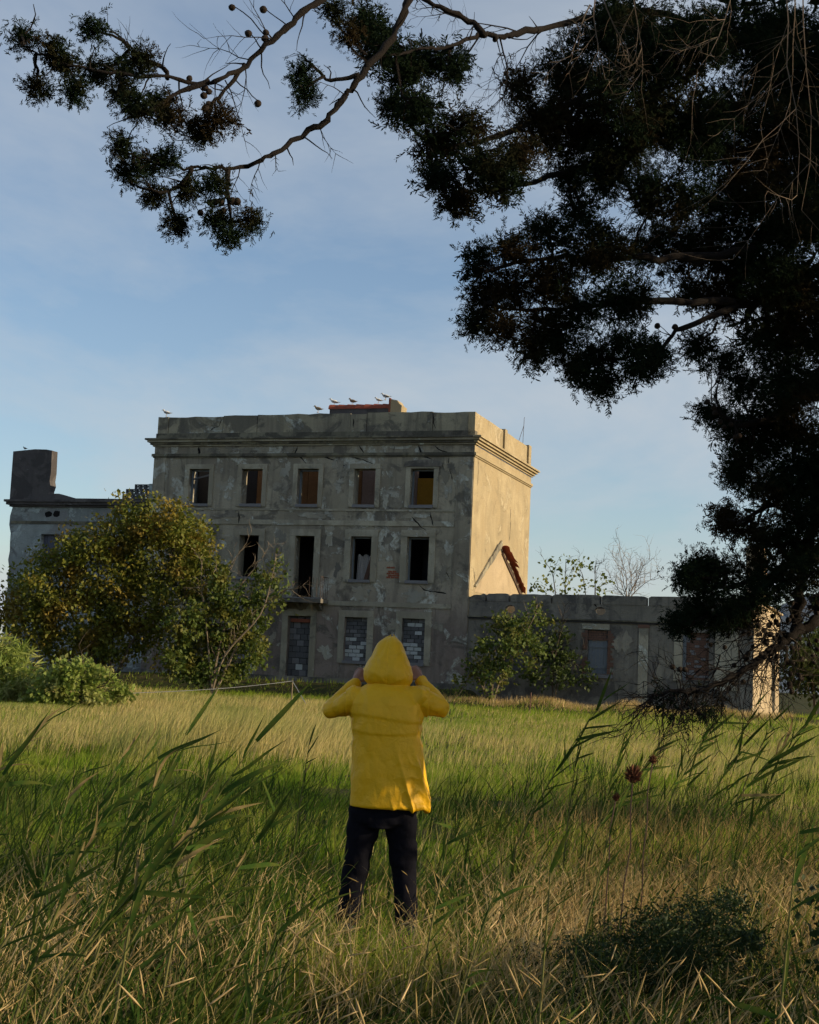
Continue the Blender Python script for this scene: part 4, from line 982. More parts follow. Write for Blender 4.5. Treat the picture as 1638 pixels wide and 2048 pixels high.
for p in cone_pos[-40:]:
    q = LPX[np.argmin(np.linalg.norm(LPX - p, axis=1))]
    if np.linalg.norm(q - p) < .6: mb.tube(rel(wob(q, p, 4, .12, rc), cyp), [.004, .0035, .003, .0028, .0025], 4, cap=False)
tag(mb.build('cone_stalks', 'cypress_bark', cyp), kind='stuff')
for p in cone_pos:
    o = bpy.data.objects.new('cone', cone_me); link(o, cyp); o.location = Vector(p - TR) - Vector((0, 0, .012))
    o.rotation_euler = tuple(rc.uniform(0, 6, 3)); s_ = rc.uniform(.8, 1.15); o.scale = (s_, s_, s_)

# a slim younger cypress outside the frame: its shadow is the dark band across the sward
T2 = np.array([9.4, 14.4, 0.0]); T2[2] = float(gz(T2[0], T2[1]))
cy2 = empty('cypress_tree', T2, 0, 'slim young cypress standing right of the frame, shading the sward', 'tree')
mb = MB(); mb.tube([(0, 0, -.2), (.02, 0, 2), (-.03, .02, 5), (0, 0, 8.2)], [.16, .12, .07, .02], 10); mb.build('trunk', 'cypress_bark', cy2, True)
n = 420; zz = .9 + 7.4 * rc.random(n) ** 1.1; th = rc.uniform(0, 6.283, n); rr = 1.25 * np.sqrt(rc.random(n)) * np.sin(np.clip(zz / 8.6, .12, 1) * math.pi * .93) ** .6
B2 = T2 + np.stack([rr * np.cos(th), rr * np.sin(th), zz], -1)
V, T_ = cyp_foliage(B2, np.stack([np.full(n, T2[0]), np.full(n, T2[1]), zz], -1), 12, .30, 14, .13, .4)
obj('crown', np_mesh('cypress_foliage', V - T2, tris=T_), 'cypress_scale', cy2)
# ------------------------------------------------------------------ grass
def grassmat(name, a, b, c, trans=.35, clump=.8, cl=(.45, .6)):
    m, t = mat(name)
    g = N(t, 'ShaderNodeNewGeometry')
    col = mixc(t, g.outputs['Random Per Island'], a, b)
    col = mixc(t, ramp(t, noise_(t, mapped(t), clump, 4, .6), *cl), col, c)
    d = N(t, 'ShaderNodeBsdfDiffuse', {'Color': col}); tr = N(t, 'ShaderNodeBsdfTranslucent', {'Color': mixc(t, 1.0, col, (1.5, 1.5, 1.2), 'MULTIPLY')})
    mx = N(t, 'ShaderNodeMixShader', {0: trans, 1: d.outputs[0], 2: tr.outputs[0]})
    N(t, 'ShaderNodeOutputMaterial', {0: mx.outputs[0]}); MATS[name] = m
grassmat('grass_green', (.10, .185, .016), (.21, .285, .032), (.26, .28, .055), .5, .9)
grassmat('grass_gold', (.37, .30, .115), (.49, .40, .18), (.25, .26, .085), .36, .35)
grassmat('grass_straw', (.38, .27, .125), (.66, .50, .27), (.32, .24, .10), .3, 1.2)
grassmat('grass_brown', (.26, .165, .075), (.46, .31, .15), (.22, .17, .07), .3, 1.0)
grassmat('reed_leaf', (.026, .060, .012), (.045, .080, .018), (.075, .09, .02), .25, 3.0)
grassmat('reed_stem', (.13, .13, .045), (.19, .17, .07), (.09, .11, .03), .15, 3.0)
def blades(P, H, W_, lean, curl, rng, seg=3):
    """curved tapering blades; lean: horizontal offset of the tip (n,2)"""
    n = len(P); ang = rng.uniform(0, math.pi, n); wx, wy = np.cos(ang), np.sin(ang)
    Vs = []
    for i in range(seg + 1):
        t = i / seg; c = P.copy()
        c[:, 0] += lean[:, 0] * (t * (1 - curl) + curl * t * t); c[:, 1] += lean[:, 1] * (t * (1 - curl) + curl * t * t)
        c[:, 2] += H * (t - .25 * curl * t * t)
        wd = W_ * (1 - t) ** .7 * (1 if i else .7)
        if i < seg:
            Vs += [c - np.stack([wx * wd, wy * wd, 0 * wd], -1) * .5, c + np.stack([wx * wd, wy * wd, 0 * wd], -1) * .5]
        else: Vs.append(c)
    V = np.stack(Vs, 1); k = 2 * seg + 1
    b = (np.arange(n) * k)[:, None]
    Q = np.concatenate([b + np.array([2 * i, 2 * i + 1, 2 * i + 3, 2 * i + 2]) for i in range(seg - 1)], 0) if seg > 1 else None
    T_ = b + np.array([2 * seg - 2, 2 * seg - 1, 2 * seg])
    return V.reshape(-1, 3), Q, T_, V[:, -1, :]
def frustum_xy(n, y0, y1, rng, marg=1.2, power=1.0):
    y = y0 + (y1 - y0) * rng.random(n) ** power
    x = rng.uniform(-1, 1, n) * (.30 * y + marg); return x, y
def field(name, x, y, H, W_, leanx, leany, curl, m_, rng, seg, label, heads=None, hm=None):
    P = np.stack([x, y, gz(x, y) - .01], -1)
    V, Q, T_, tips = blades(P, H, W_, np.stack([leanx, leany], -1), curl, rng, seg)
    if heads is not None:
        sel, ln, wd = heads
        tp = tips[sel]; d = np.stack([leanx[sel] * (1 + curl), leany[sel] * (1 + curl), H[sel] * (1 - .5 * curl)], -1); d /= np.linalg.norm(d, axis=1, keepdims=True)
        tv = np.array([(0, -.15, 0), (.5, .2, 0), (-.25, .2, .43), (-.25, .2, -.43), (.4, .65, 0), (-.2, .65, .35), (-.2, .65, -.35), (0, 1, 0)], float)
        tv = tv * np.array([wd, 1, wd]); 
        tt = np.array([(0, 1, 2), (0, 2, 3), (0, 3, 1), (1, 4, 5), (1, 5, 2), (2, 5, 6), (2, 6, 3), (3, 6, 4), (3, 4, 1), (4, 7, 5), (5, 7, 6), (6, 7, 4)])
        V2, T2 = scatter(tp, d, ln, tv, tt, rng)
        T_ = np.concatenate([T_, T2 + len(V)]); V = np.concatenate([V, V2])
    o = obj(name, np_mesh(name, V, Q, T_), m_); tag(o, label, 'grass', kind='stuff'); return o
def vnoise(x, y, s, o=0.0):
    return .5 + .5 * np.sin(x * s + 1.7 * np.sin(y * s * .7 + o) + o) * np.cos(y * s * .8 + 1.3 * np.sin(x * s * .6 - o))
def open_view(x, y):                      # little tall growth right between the camera and the person's legs
    return ~((np.abs(x + .10 + (8.4 - y) * .0) < .34) & (y < 8.6))
rgz = np.random.default_rng(77)
def tufts(n, per, y0, y1, rng, spread, marg=1.2, power=1.0):
    cx, cy = frustum_xy(n // per, y0, y1, rng, marg, power); hs = rng.uniform(.55, 1.35, len(cx))
    x = np.repeat(cx, per) + rng.normal(size=len(cx) * per) * spread; y = np.repeat(cy, per) + rng.normal(size=len(cx) * per) * spread
    return x, y, np.repeat(hs, per)
# 1 short green sward
x, y, hs = tufts(104000, 26, 4.8, 23.5, rgz, .085); n = len(x)
keep_ = np.repeat(rgz.random(n // 26) < .25 + .75 * sstep(5.0, 8.6, y[::26]), 26); x, y, hs = x[keep_], y[keep_], hs[keep_]; n = len(x)
H = rgz.uniform(.08, .24, n) * hs * (.6 + .8 * vnoise(x, y, 1.1)); wd = rgz.uniform(.006, .012, n) * (1 + y * .045)
lx = np.repeat(rgz.normal(.05, .09, n // 26), 26); ly = np.repeat(rgz.normal(0, .09, n // 26), 26)
field('green_grass', x, y, H, wd, lx + rgz.normal(0, .06, n), ly + rgz.normal(0, .06, n), .6, 'grass_green', rgz, 2, 'fresh green grass in the shaded sward around the person')
# 2 middle distance green and pale grass up to the house
n = 70000; x, y = frustum_xy(n, 20, 64, rgz, 2.5, .9)
u, s = house_us(x, y); k = (s < -1.3) | (u > 12.3) ; x, y = x[k], y[k]; n = len(x)
H = rgz.uniform(.10, .28, n); field('meadow_grass', x, y, H, rgz.uniform(.022, .04, n) * (.6 + y / 60), rgz.normal(.04, .06, n), rgz.normal(0, .06, n), .5, 'grass_green', rgz, 1, 'low green meadow grass between the golden field and the annex')
# 3 golden field
n = 150000; x, y = frustum_xy(n, 20.5, 52, rgz, 2.0, .85)
left = sstep(.06, -.10, x / y)
u, s = house_us(x, y)
edge = 20.6 + 1.6 * np.sin(x * .9) + 1.1 * np.sin(x * 2.3 + 1) + .8 * np.sin(x * 5.1) + 2.6 * (1 - left) + rgz.normal(0, .7, n)
dens = np.where(left > .5, 1.0, .75) * (y > edge) * (s < -4.8 - .8 * np.sin(u * .8)) * (.3 + .7 * vnoise(x, y, .5, 2)) * (.45 + .55 * vnoise(x, y, 1.3, 11))
dens = np.where((left <= .5) & (y > 44), dens * .45, dens)
k = rgz.random(n) < dens; x, y, left = x[k], y[k], left[k]; n = len(x)
H = (rgz.uniform(.55, .95, n) * left + rgz.uniform(.28, .5, n) * (1 - left)) * (.75 + .35 * vnoise(x, y, .8, 1)) * sstep(0, 3.0, y - 20.0) * (1 - .5 * sstep(24, 40, y))
H = np.maximum(H * (1 - .45 * sstep(-.16, -.22, x / y) * (y < 40)), .2)
field('dry_meadow_grass', x, y, H, rgz.uniform(.010, .020, n) * (.55 + y / 40), rgz.normal(.14, .10, n) * (H / .6), rgz.normal(0, .08, n), .6, 'grass_gold', rgz, 2, 'tall golden dry grass sunlit across the field before the house')
# 4 dry straw in the foreground
x, y, hs = tufts(25200, 14, 4.3, 13.5, rgz, .075, .9, 1.1); n = len(x)
right = sstep(-.02, .14, x / y)
dens = np.clip(.9 * sstep(12.5, 5.8, y) + .8 * right * sstep(15.5, 9, y), 0, 1) * (.12 + .88 * vnoise(x, y, 1.6, 4)) * (.55 + .45 * sstep(4.5, 7.5, y))
k = rgz.random(n) < dens; x, y, right, hs = x[k], y[k], right[k], hs[k]; n = len(x)
H = rgz.uniform(.26, .72, n) * (.5 + .5 * hs) * (.75 + .4 * vnoise(x, y, 1.3, 3)); H = np.where(open_view(x, y), H, np.minimum(H, np.where(y < 6.2, .30, .46)))
H = np.minimum(H, np.maximum(.3, 1.68 - .118 * y))
sel = np.where((rgz.random(n) < .15) & (H > .36))[0]
field('straw_grass', x, y, H, rgz.uniform(.0045, .0115, n) * (.8 + y * .04), rgz.normal(.10, .26, n), rgz.normal(0, .2, n), .7, 'grass_straw', rgz, 3, 'dry straw-coloured grass stalks with seed heads filling the foreground', (sel, rgz.uniform(.04, .08, len(sel)), .095))
# 5 browner bent grass on the right
n = 19000; x, y = frustum_xy(n, 7.5, 19, rgz, .9, 1.0)
k = rgz.random(n) < sstep(.03, .17, x / y) * (.3 + .7 * vnoise(x, y, 1.2, 7)) * sstep(19.5, 15, y); x, y = x[k], y[k]; n = len(x)
H = rgz.uniform(.25, .60, n); sel = np.where((rgz.random(n) < .14))[0]
field('brown_grass', x, y, H, rgz.uniform(.004, .008, n) * (.8 + y * .05), rgz.normal(.08, .22, n), rgz.normal(0, .18, n), .7, 'grass_brown', rgz, 3, 'brown bent grass in the sun on the right of the person', (sel, rgz.uniform(.03, .05, len(sel)), .15))
# 6 long green blades mixed into the foreground
n = 8500; x, y = frustum_xy(n, 4.4, 17, rgz, .8, 1.0)
H = rgz.uniform(.25, .75, n); H = np.where(open_view(x, y), H, np.minimum(H, .32)); k = rgz.random(n) < .35 + .65 * vnoise(x, y, 1.1, 9); x, y, H = x[k], y[k], H[k]; n = len(x)
field('long_green_grass', x, y, H, rgz.uniform(.010, .022, n), rgz.normal(.18, .22, n), rgz.normal(0, .16, n), .75, 'reed_leaf', rgz, 3, 'long green grass blades leaning among the straw')
# 7 a few tall bent stalks close to the camera with drooping heads
n = 420; x = rgz.uniform(-2.1, 2.3, n); y = rgz.uniform(3.6, 7.6, n); k = (np.abs(x + .1) > .30) | (y < 4.4) | (rgz.random(n) < .3); x, y = x[k], y[k]; n = len(x)
H = np.minimum(rgz.uniform(.45, .95, n), 1.68 - .165 * y * rgz.uniform(.95, 1.25, n)); sel = np.arange(n)
field('seed_head_grass', x, y, np.maximum(H, .3), rgz.uniform(.0055, .0085, n), rgz.normal(.12, .3, n), rgz.normal(0, .2, n), .8, 'grass_straw', rgz, 4 if False else 3, 'tall straw stalks with drooping seed heads nearest the camera', (sel, rgz.uniform(.07, .13, n), .075))
# a rough dry fringe along the foot of the annex and weeds on the bank
n = 9000; u = rgz.uniform(-1, 13.5, n); s = -2.2 - np.abs(rgz.normal(0, .9, n)); x = HP[0] + u * HD[0] + s * HN[0]; y = HP[1] + u * HD[1] + s * HN[1]
field('fringe_grass', x, y, rgz.uniform(.08, .34, n) * (.5 + vnoise(u, s, 1.5)), rgz.uniform(.03, .05, n), rgz.normal(.08, .12, n), rgz.normal(0, .1, n), .5, 'grass_straw', rgz, 1, 'ragged dry grass fringe along the foot of the annex wall')

# dark shoots of young reed scattered in the sward
cx, cy = frustum_xy(90, 9, 22, rgz, .5, .9); cx = np.where(np.abs(cx + .1) < .5, cx + 1.2, cx)
x = np.repeat(cx, 26) + rgz.normal(size=90 * 26) * .10; y = np.repeat(cy, 26) + rgz.normal(size=90 * 26) * .10; n = len(x)
field('reed_shoots', x, y, rgz.uniform(.22, .55, n) * np.repeat(rgz.uniform(.6, 1.3, 90), 26), rgz.uniform(.012, .022, n), rgz.normal(.07, .12, n), rgz.normal(0, .1, n), .5, 'reed_leaf', rgz, 3, 'dark green tufts of young reed shoots scattered through the meadow')
# thin dry grass straying into the green
n = 9000; x, y = frustum_xy(n, 11, 23, rgz, 1.0, .8); k = rgz.random(n) < vnoise(x, y, .9, 5) ** 2; x, y = x[k], y[k]; n = len(x)
field('stray_dry_grass', x, y, rgz.uniform(.2, .55, n), rgz.uniform(.006, .011, n), rgz.normal(.10, .12, n), rgz.normal(0, .1, n), .6, 'grass_gold', rgz, 2, 'thin stray dry stalks among the green grass')

# taller growth round the person's feet
n = 900; x = rgz.normal(-.1, .34, n); y = rgz.uniform(6.9, 8.15, n); Hm = np.maximum(.16, 1.68 - (1800 - 1327) / FPX * y)
field('grass_at_feet', x, y, Hm * rgz.uniform(.55, 1.12, n), rgz.uniform(.006, .012, n), rgz.normal(.06, .14, n), rgz.normal(0, .1, n), .6, 'grass_green', rgz, 3, 'grass growing up over the feet of the person')
n = 240; x = rgz.normal(-.1, .4, n); y = rgz.uniform(6.6, 8.1, n); Hm = np.maximum(.16, 1.68 - (1770 - 1327) / FPX * y); sel = np.where(rgz.random(n) < .4)[0]
field('straw_at_feet', x, y, Hm * rgz.uniform(.6, 1.25, n), rgz.uniform(.005, .008, n), rgz.normal(.06, .2, n), rgz.normal(0, .14, n), .7, 'grass_straw', rgz, 3, 'dry straw crossing in front of the trouser legs', (sel, rgz.uniform(.04, .07, len(sel)), .09))

# broad coarse blades in clumps through the foreground
cx, cy = frustum_xy(120, 4.7, 8.8, rgz, .4, 1.0); kk = (np.abs(cx + .1) > .42) & (rgz.random(120) < np.where(cx < -.3, 1.0, .55)); cx, cy = cx[kk], cy[kk]; m_ = len(cx)
x = np.repeat(cx, 22) + rgz.normal(size=m_ * 22) * .07; y = np.repeat(cy, 22) + rgz.normal(size=m_ * 22) * .07; n = len(x)
H = np.minimum(rgz.uniform(.25, .62, n) * np.repeat(rgz.uniform(.7, 1.3, m_), 22), np.maximum(.25, 1.68 - .13 * y))
field('coarse_grass', x, y, H, rgz.uniform(.014, .026, n), rgz.normal(.10, .2, n), rgz.normal(0, .16, n), .7, 'reed_leaf', rgz, 3, 'clumps of broad dark green blades through the foreground straw')
# ------------------------------------------------------------------ reeds: stem with long alternate leaves, each leaf a piece
grassmat('reed_dry', (.20, .15, .065), (.28, .21, .10), (.15, .12, .05), .3, 3.0)
def leaf_blade(rng, droop, fold=.22, seg=8, wd=.062, mm='reed_leaf'):
    vs, fs = [], []
    for i in range(seg + 1):
        t = i / seg; h = wd * .5 * (math.sin(math.pi * min(1, t * .85 + .15)) ** .7) * (1 - t ** 3) + .0008
        y = t * (1 - .18 * droop * t); z = .10 * t - droop * .55 * t * t + .02 * math.sin(t * 6 + droop * 5)
        vs += [(-h, y, z + fold * h), (0, y, z), (h, y, z + fold * h)]
    for i in range(seg):
        a = i * 3; fs += [(a, a + 1, a + 4, a + 3), (a + 1, a + 2, a + 5, a + 4)]
    me = bpy.data.meshes.new('leaf'); me.from_pydata(vs, [], fs)
    me.polygons.foreach_set('use_smooth', np.ones(len(fs), dtype=bool)); me.update(); me.materials.append(MATS[mm]); return me
rr_ = np.random.default_rng(99)
LB = [leaf_blade(rr_, d) for d in (.05, .25, .5, .8, .15, .35)] + [leaf_blade(rr_, .9, mm='reed_dry')]
def reed(tipx, tipy, Y, length, lean, nleaf, label, leafL=.42, bend=.35, start=.25, leafw=1.15, group='reeds leaning in the wind'):
    """a reed whose tip is seen at (tipx, tipy), leaning to the right by lean radians"""
    tip = at(tipx, tipy, Y); k = 10; d = np.array([math.sin(lean), rr_.normal() * .08, math.cos(lean)])
    pts = [tip]; ang = lean
    for i in range(k):
        a = ang * (1 - bend * (i / k)); pts.append(pts[-1] - np.array([math.sin(a), rr_.normal() * .02, math.cos(a)]) * length / k)
    pts = pts[::-1]
    g = float(gz(pts[0][0], pts[0][1]))
    if pts[0][2] > g: pts = [np.array([pts[0][0] - .03, pts[0][1], g - .03])] + pts
    else: pts = [p for p in pts if p[2] > g - .05]
    o = empty('reed', (pts[0][0], pts[0][1], g), 0, label, 'reed', group)
    mb = MB(); kk = len(pts); mb.tube(rel(pts, o), [.0065 * (1 - .7 * i / (kk - 1)) for i in range(kk)], 6); mb.build('stem', 'reed_stem', o, True)
    for i in range(nleaf):
        t = start + (1 - start) * (i + .5) / nleaf; f = t * (kk - 1); j = min(int(f), kk - 2); p = pts[j] + (pts[j + 1] - pts[j]) * (f - j)
        ax = pts[j + 1] - pts[j]; ax = ax / np.linalg.norm(ax)
        side = np.array([.42 + rr_.normal() * .45, rr_.normal() * .5, .1 + rr_.normal() * .5])          # leaves stream to the right with the wind
        dv = ax * rr_.uniform(.5, 1.0) + side * rr_.uniform(.5, 1.0); dv /= np.linalg.norm(dv)
        x = np.cross(dv, np.array([0, -.9, .5]) + rr_.normal(size=3) * .7); x /= np.linalg.norm(x); z = np.cross(x, dv)
        L = leafL * rr_.uniform(.65, 1.15) * (1 - .35 * abs(t - .6))
        M = Matrix(((x[0] * leafw, dv[0], z[0], 0), (x[1] * leafw, dv[1], z[1], 0), (x[2] * leafw, dv[2], z[2], 0), (0, 0, 0, 1)))
        li = rr_.integers(0, 7); L *= .7 if li == 6 else 1
        lf = bpy.data.objects.new('leaf', LB[li]); link(lf, o)
        lf.matrix_local = Matrix.Translation(Vector(p - np.array(o.location))) @ M @ Matrix.Scale(L, 4)
    return o
REEDS = [
 (1215, 1392, 11.0, 1.35, .72, 9, 'tall green reed leaning right in front of the annex wall', .42),
 (1350, 1445, 11.5, 1.05, .80, 10, 'green reed arching over the brown thistle heads', .42),
 (1440, 1440, 14, .9, .75, 8, 'reed clump leaning at the left of the bare cypress cones', .42),
 (1525, 1385, 13, 1.3, .45, 9, 'pale topped reed standing before the sunlit annex end wall', .36),
 (1635, 1430, 9.5, 1.2, .85, 10, 'dark reed reaching out at the right edge of the field', .45),
 (1590, 1470, 10.5, 1.0, .75, 9, 'reed leaning just left of the right edge', .40),
 (1500, 1475, 12, .8, .7, 8, 'short reed between the cypress cones and the right edge', .38),
 (1250, 1480, 10.5, .85, .3, 7, 'upright young reed left of the thistle heads', .30),
 (1160, 1470, 11, .8, .2, 7, 'small dark reed tuft below the tall leaning reed', .30),
 (300, 1470, 6.0, 1.1, .30, 9, 'upright leafy reed in the left foreground beside the brown-tipped one', .30),
 (420, 1520, 5.6, 1.0, .25, 9, 'upright reed in the middle of the left clump', .28),
 (150, 1540, 5.6, 1.0, .30, 8, 'upright reed rising near the left edge', .30),
 (230, 1580, 5.2, .9, .40, 8, 'reed low in the left clump', .30),
 (1420, 1430, 12.0, 1.2, .35, 9, 'upright reed under the hanging cones', .36),
 (1480, 1500, 10.5, .9, .30, 8, 'upright reed right of the arching reed', .32),
 (525, 1465, 5.4, 1.15, .86, 9, 'nearest reed with broad dark leaves streaming right beside the person', .34),
 (380, 1452, 5.9, 1.15, .42, 9, 'upright reed left of the broad-leaved one', .30),
 (322, 1490, 5.2, 1.1, .15, 7, 'straight brown-tipped reed in the left foreground', .34),
 (100, 1440, 5.6, 1.2, .72, 8, 'reed leaning in from the left edge above the grass', .40),
 (50, 1490, 5.0, 1.1, .62, 8, 'low reed at the far left edge', .40),
 (500, 1575, 5.6, 1.0, 1.0, 9, 'low sprawling reed with long dark leaves left of the legs', .36),
 (560, 1620, 6.3, .9, .95, 8, 'reed with leaves lying towards the dark trousers', .34),
 (410, 1640, 5.4, .9, .8, 8, 'half-hidden reed among the left foreground straw', .34),
 (620, 1480, 11.5, .75, .12, 6, 'thin far reed just left of the jacket', .26),
 (300, 1560, 9, .8, .35, 7, 'small reed in the shaded strip on the left', .28),
 (560, 1850, 5.0, .75, .35, 7, 'young reed shoot low in the left foreground', .28),
 (1105, 1700, 5.0, .9, .05, 4, 'lone upright reed stem right of the legs', .30),
 (905, 1640, 6.6, .8, .25, 7, 'reed tuft with pale leaves just right of the legs', .28),
 (1240, 1600, 7.2, .7, .35, 6, 'short reed in the brown grass below the thistles', .26),
 (1410, 1480, 12.5, .8, .6, 7, 'thin reed just right of the thistle heads', .34),
 (1320, 1500, 9.5, .8, .9, 7, 'low reed bending over beside the thistle heads', .34),
 (1560, 1420, 15, .9, .5, 7, 'thin reed standing under the sunlit end wall', .36),
 (440, 1530, 6.8, .8, .6, 7, 'slender reed behind the broad-leaved one', .30),
 (250, 1500, 6.6, .9, .5, 8, 'reed between the left edge and the brown-tipped reed', .32),
 (200, 1620, 5.4, .8, .7, 7, 'drooping reed low on the left', .32),
 (690, 1720, 6.4, .6, .5, 5, 'small reed shoot at the left trouser leg', .22),
 (1000, 1760, 5.8, .6, .4, 6, 'reed shoot right of the legs low in the straw', .26),
 (1600, 1640, 5.2, .9, .1, 6, 'tall green reed blade at the lower right edge', .36),
]
for r_ in REEDS:
    reed(r_[0], r_[1], r_[2], r_[3], r_[4] * rr_.uniform(.6, 1.1), int(r_[5] * 1.4), r_[6], r_[7] * (1.0 if r_[2] < 7 else .92), .35, .25, 1.05 if r_[2] < 7 else 1.1)
# thistles
simple('thistle_head', (.13, .05, .025), .9, .4, 60)
def thistle(px, py, Y, size, label):
    top = at(px, py, Y); g = float(gz(top[0], top[1])); base = np.array([top[0] - .05, top[1], g])
    o = empty('thistle', base, 0, label, 'thistle', 'dry thistles')
    mb = MB(); mb.tube(rel(wob(base, top, 6, .06, rr_), o), [.005, .0045, .004, .004, .004, .004, .005], 5); mb.build('stem', 'rust_iron', o)
    rng = np.random.default_rng(int(px)); n = 260; D = unit(rng, n); D[:, 2] += .35; P = np.repeat(top[None], n, 0) + D * size * .42 * np.array([1, 1, 1.15])
    V, T_ = scatter(P, D + np.array([0, 0, .5]), np.full(n, size * .75) * rng.uniform(.6, 1.2, n), np.array([(0, 0, 0), (-.10, .3, 0), (.10, .3, 0), (0, 1, 0)], float), DIA_T, rng)
    bm = bmesh.new(); bmesh.ops.create_icosphere(bm, subdivisions=2, radius=size * .5)
    me = bpy.data.meshes.new('head'); bm.to_mesh(me); bm.free()
    hd = obj('head', me, 'thistle_head', o); hd.location = Vector(top - base); hd.scale = (1, 1, 1.2)
    obj('bristles', np_mesh('bristles', V - base, tris=T_), 'thistle_head', o)
thistle(1266, 1555, 7.6, .052, 'large brown thistle head right of the person below the arching reed')
thistle(1306, 1522, 8.6, .03, 'small reddish thistle head behind the large one')
thistle(1232, 1597, 8.0, .024, 'tiny dry thistle head lower left of the large one')
# low dark bush in the right foreground
bb = np.array([1.35, 7.6, 0.0]); bb[2] = float(gz(bb[0], bb[1]))
lb = empty('low_bush', bb, 0, 'low dark green bush in the lower right foreground shade', 'bush')
lbr = np.random.default_rng(61)
leaf_crown('crown', [(lbr.normal(1300, 140), lbr.normal(1925, 50), lbr.uniform(12, 40), lbr.uniform(8, 26), 7.1 + lbr.uniform(-.6, .6)) for _ in range(66)], 'bush_leaf', lb, 51, 22, 40, .030, .045, shape=(np.array([(0, 0, 0), (-.16, .45, .05), (.16, .45, .05), (0, 1, 0)], float), DIA_T), shell=.1)
mb = MB()
for _ in range(14): twig(mb, np.array([rr_.uniform(-.2, .2), rr_.uniform(-.2, .2), 0]), np.array([rr_.normal() * .8, rr_.normal() * .5, .7]), .4, .006, 1, rr_, .2)
tag(mb.build('stems', 'bark_dark', lb), kind='stuff')

# an added thicket, unseen beyond the right edge, to shade the lower right grass
b2 = np.array([2.85, 5.9, 0.0]); b2[2] = float(gz(b2[0], b2[1]))
lb2 = empty('low_bush', b2, 0, 'dense dark bush added out of view on the right to shade the foreground', 'bush')
V, T_ = [], []
rb2 = np.random.default_rng(5); C = b2 + np.stack([rb2.normal(0, .45, 260), rb2.normal(0, .55, 260), np.abs(rb2.normal(.5, .34, 260))], -1)
P = np.repeat(C, 30, 0) + rb2.normal(size=(260 * 30, 3)) * .05
V, T_ = scatter(P, unit(rb2, len(P)), rb2.uniform(.025, .05, len(P)), DIA_V, DIA_T, rb2)
obj('crown', np_mesh('bush_leaves', V - b2, tris=T_), 'bush_leaf', lb2)
# ------------------------------------------------------------------ the person in the yellow raincoat, seen from behind, both hands at the hood
PY = 8.4
PB = at(757, 1905, PY); PB[2] = float(gz(PB[0], PB[1]))
def pp(px, py, dy=0.0):
    p = at(px, py, PY) - PB; p[1] += dy; return p
def fabric(name, col, rough, spec, sheen=0.0, crease=0.0, var=.12):
    m, t = mat(name); v = mapped(t)
    n = noise_(t, v, 5, 5, .6); n2 = noise_(t, v, 26, 4, .6, .6)
    c = mixc(t, n, tuple(x * (1 - var) for x in col), tuple(min(1, x * (1 + var)) for x in col))
    h = n2
    if crease:
        wv = N(t, 'ShaderNodeTexVoronoi', {'Vector': mapped(t, (1, 1, .7)), 'Scale': 9.0}, feature='DISTANCE_TO_EDGE').outputs['Distance']
        h = N(t, 'ShaderNodeMath', {0: N(t, 'ShaderNodeMath', {0: wv, 1: crease}, operation='MULTIPLY').outputs[0], 1: n2}, operation='ADD').outputs[0]
    finish(t, c, rough, h, .5, .012 if crease else .006, spec); MATS[name] = m
fabric('raincoat_yellow', (.72, .395, .007), .5, .3, crease=.5, var=.09)
fabric('trousers_black', (.0065, .0065, .010), .9, .05)
fabric('skin', (.27, .135, .09), .55, .35, var=.1)
fabric('boot_black', (.015, .014, .014), .6, .3)
def capsule(mb, path, rad, n=14):
    P = [np.array(p, float) for p in path]
    if not hasattr(rad, '__len__'): rad = [rad] * len(P)
    pts, rs = [], []
    d0 = P[0] - P[1]; d0 /= np.linalg.norm(d0); d1 = P[-1] - P[-2]; d1 /= np.linalg.norm(d1)
    for a in (1.0, .85, .5): pts.append(P[0] + d0 * rad[0] * a); rs.append(max(rad[0] * math.sqrt(max(0, 1 - a * a)), rad[0] * .05))
    for i in range(len(P) - 1):
        L = np.linalg.norm(P[i + 1] - P[i]); k = max(1, int(L / .04))
        for j in range(k):
            t = j / k; pts.append(P[i] + (P[i + 1] - P[i]) * t); rs.append(rad[i] + (rad[i + 1] - rad[i]) * t)
    pts.append(P[-1]); rs.append(rad[-1])
    for a in (.5, .85, 1.0): pts.append(P[-1] + d1 * rad[-1] * a); rs.append(max(rad[-1] * math.sqrt(max(0, 1 - a * a)), rad[-1] * .05))
    mb.tube(pts, rs, n)
def loft(mb, rings):
    """rings: (cx, cy, z, half width, half depth, squareness)"""
    n = 48; vs, fs = [], []
    for (cx, cy, z, a, b, e) in rings:
        for j in range(n):
            t = 2 * math.pi * j / n; c, s_ = math.cos(t), math.sin(t)
            vs.append((cx + a * math.copysign(abs(c) ** (2 / e), c), cy + b * math.copysign(abs(s_) ** (2 / e), s_), z if not hasattr(z, '__call__') else z(c, s_)))
    for i in range(len(rings) - 1):
        for j in range(n): fs.append((i * n + j, i * n + (j + 1) % n, (i + 1) * n + (j + 1) % n, (i + 1) * n + j))
    fs += [tuple(range(n - 1, -1, -1)), tuple((len(rings) - 1) * n + j for j in range(n))]
    mb.add(vs, fs)
def remesh(mb, name, vox, smooth=6, fac=.5):
    me = mb.mesh(name + '_raw'); o = bpy.data.objects.new(name + '_raw', me); COL.objects.link(o)
    md = o.modifiers.new('r', 'REMESH'); md.mode = 'VOXEL'; md.voxel_size = vox; md.use_smooth_shade = True
    if smooth:
        sm = o.modifiers.new('s', 'SMOOTH'); sm.iterations = smooth; sm.factor = fac
    bpy.context.view_layer.update(); dg = bpy.context.evaluated_depsgraph_get()
    out = bpy.data.meshes.new_from_object(o.evaluated_get(dg)); out.name = name
    bpy.data.objects.remove(o); bpy.data.meshes.remove(me); return out
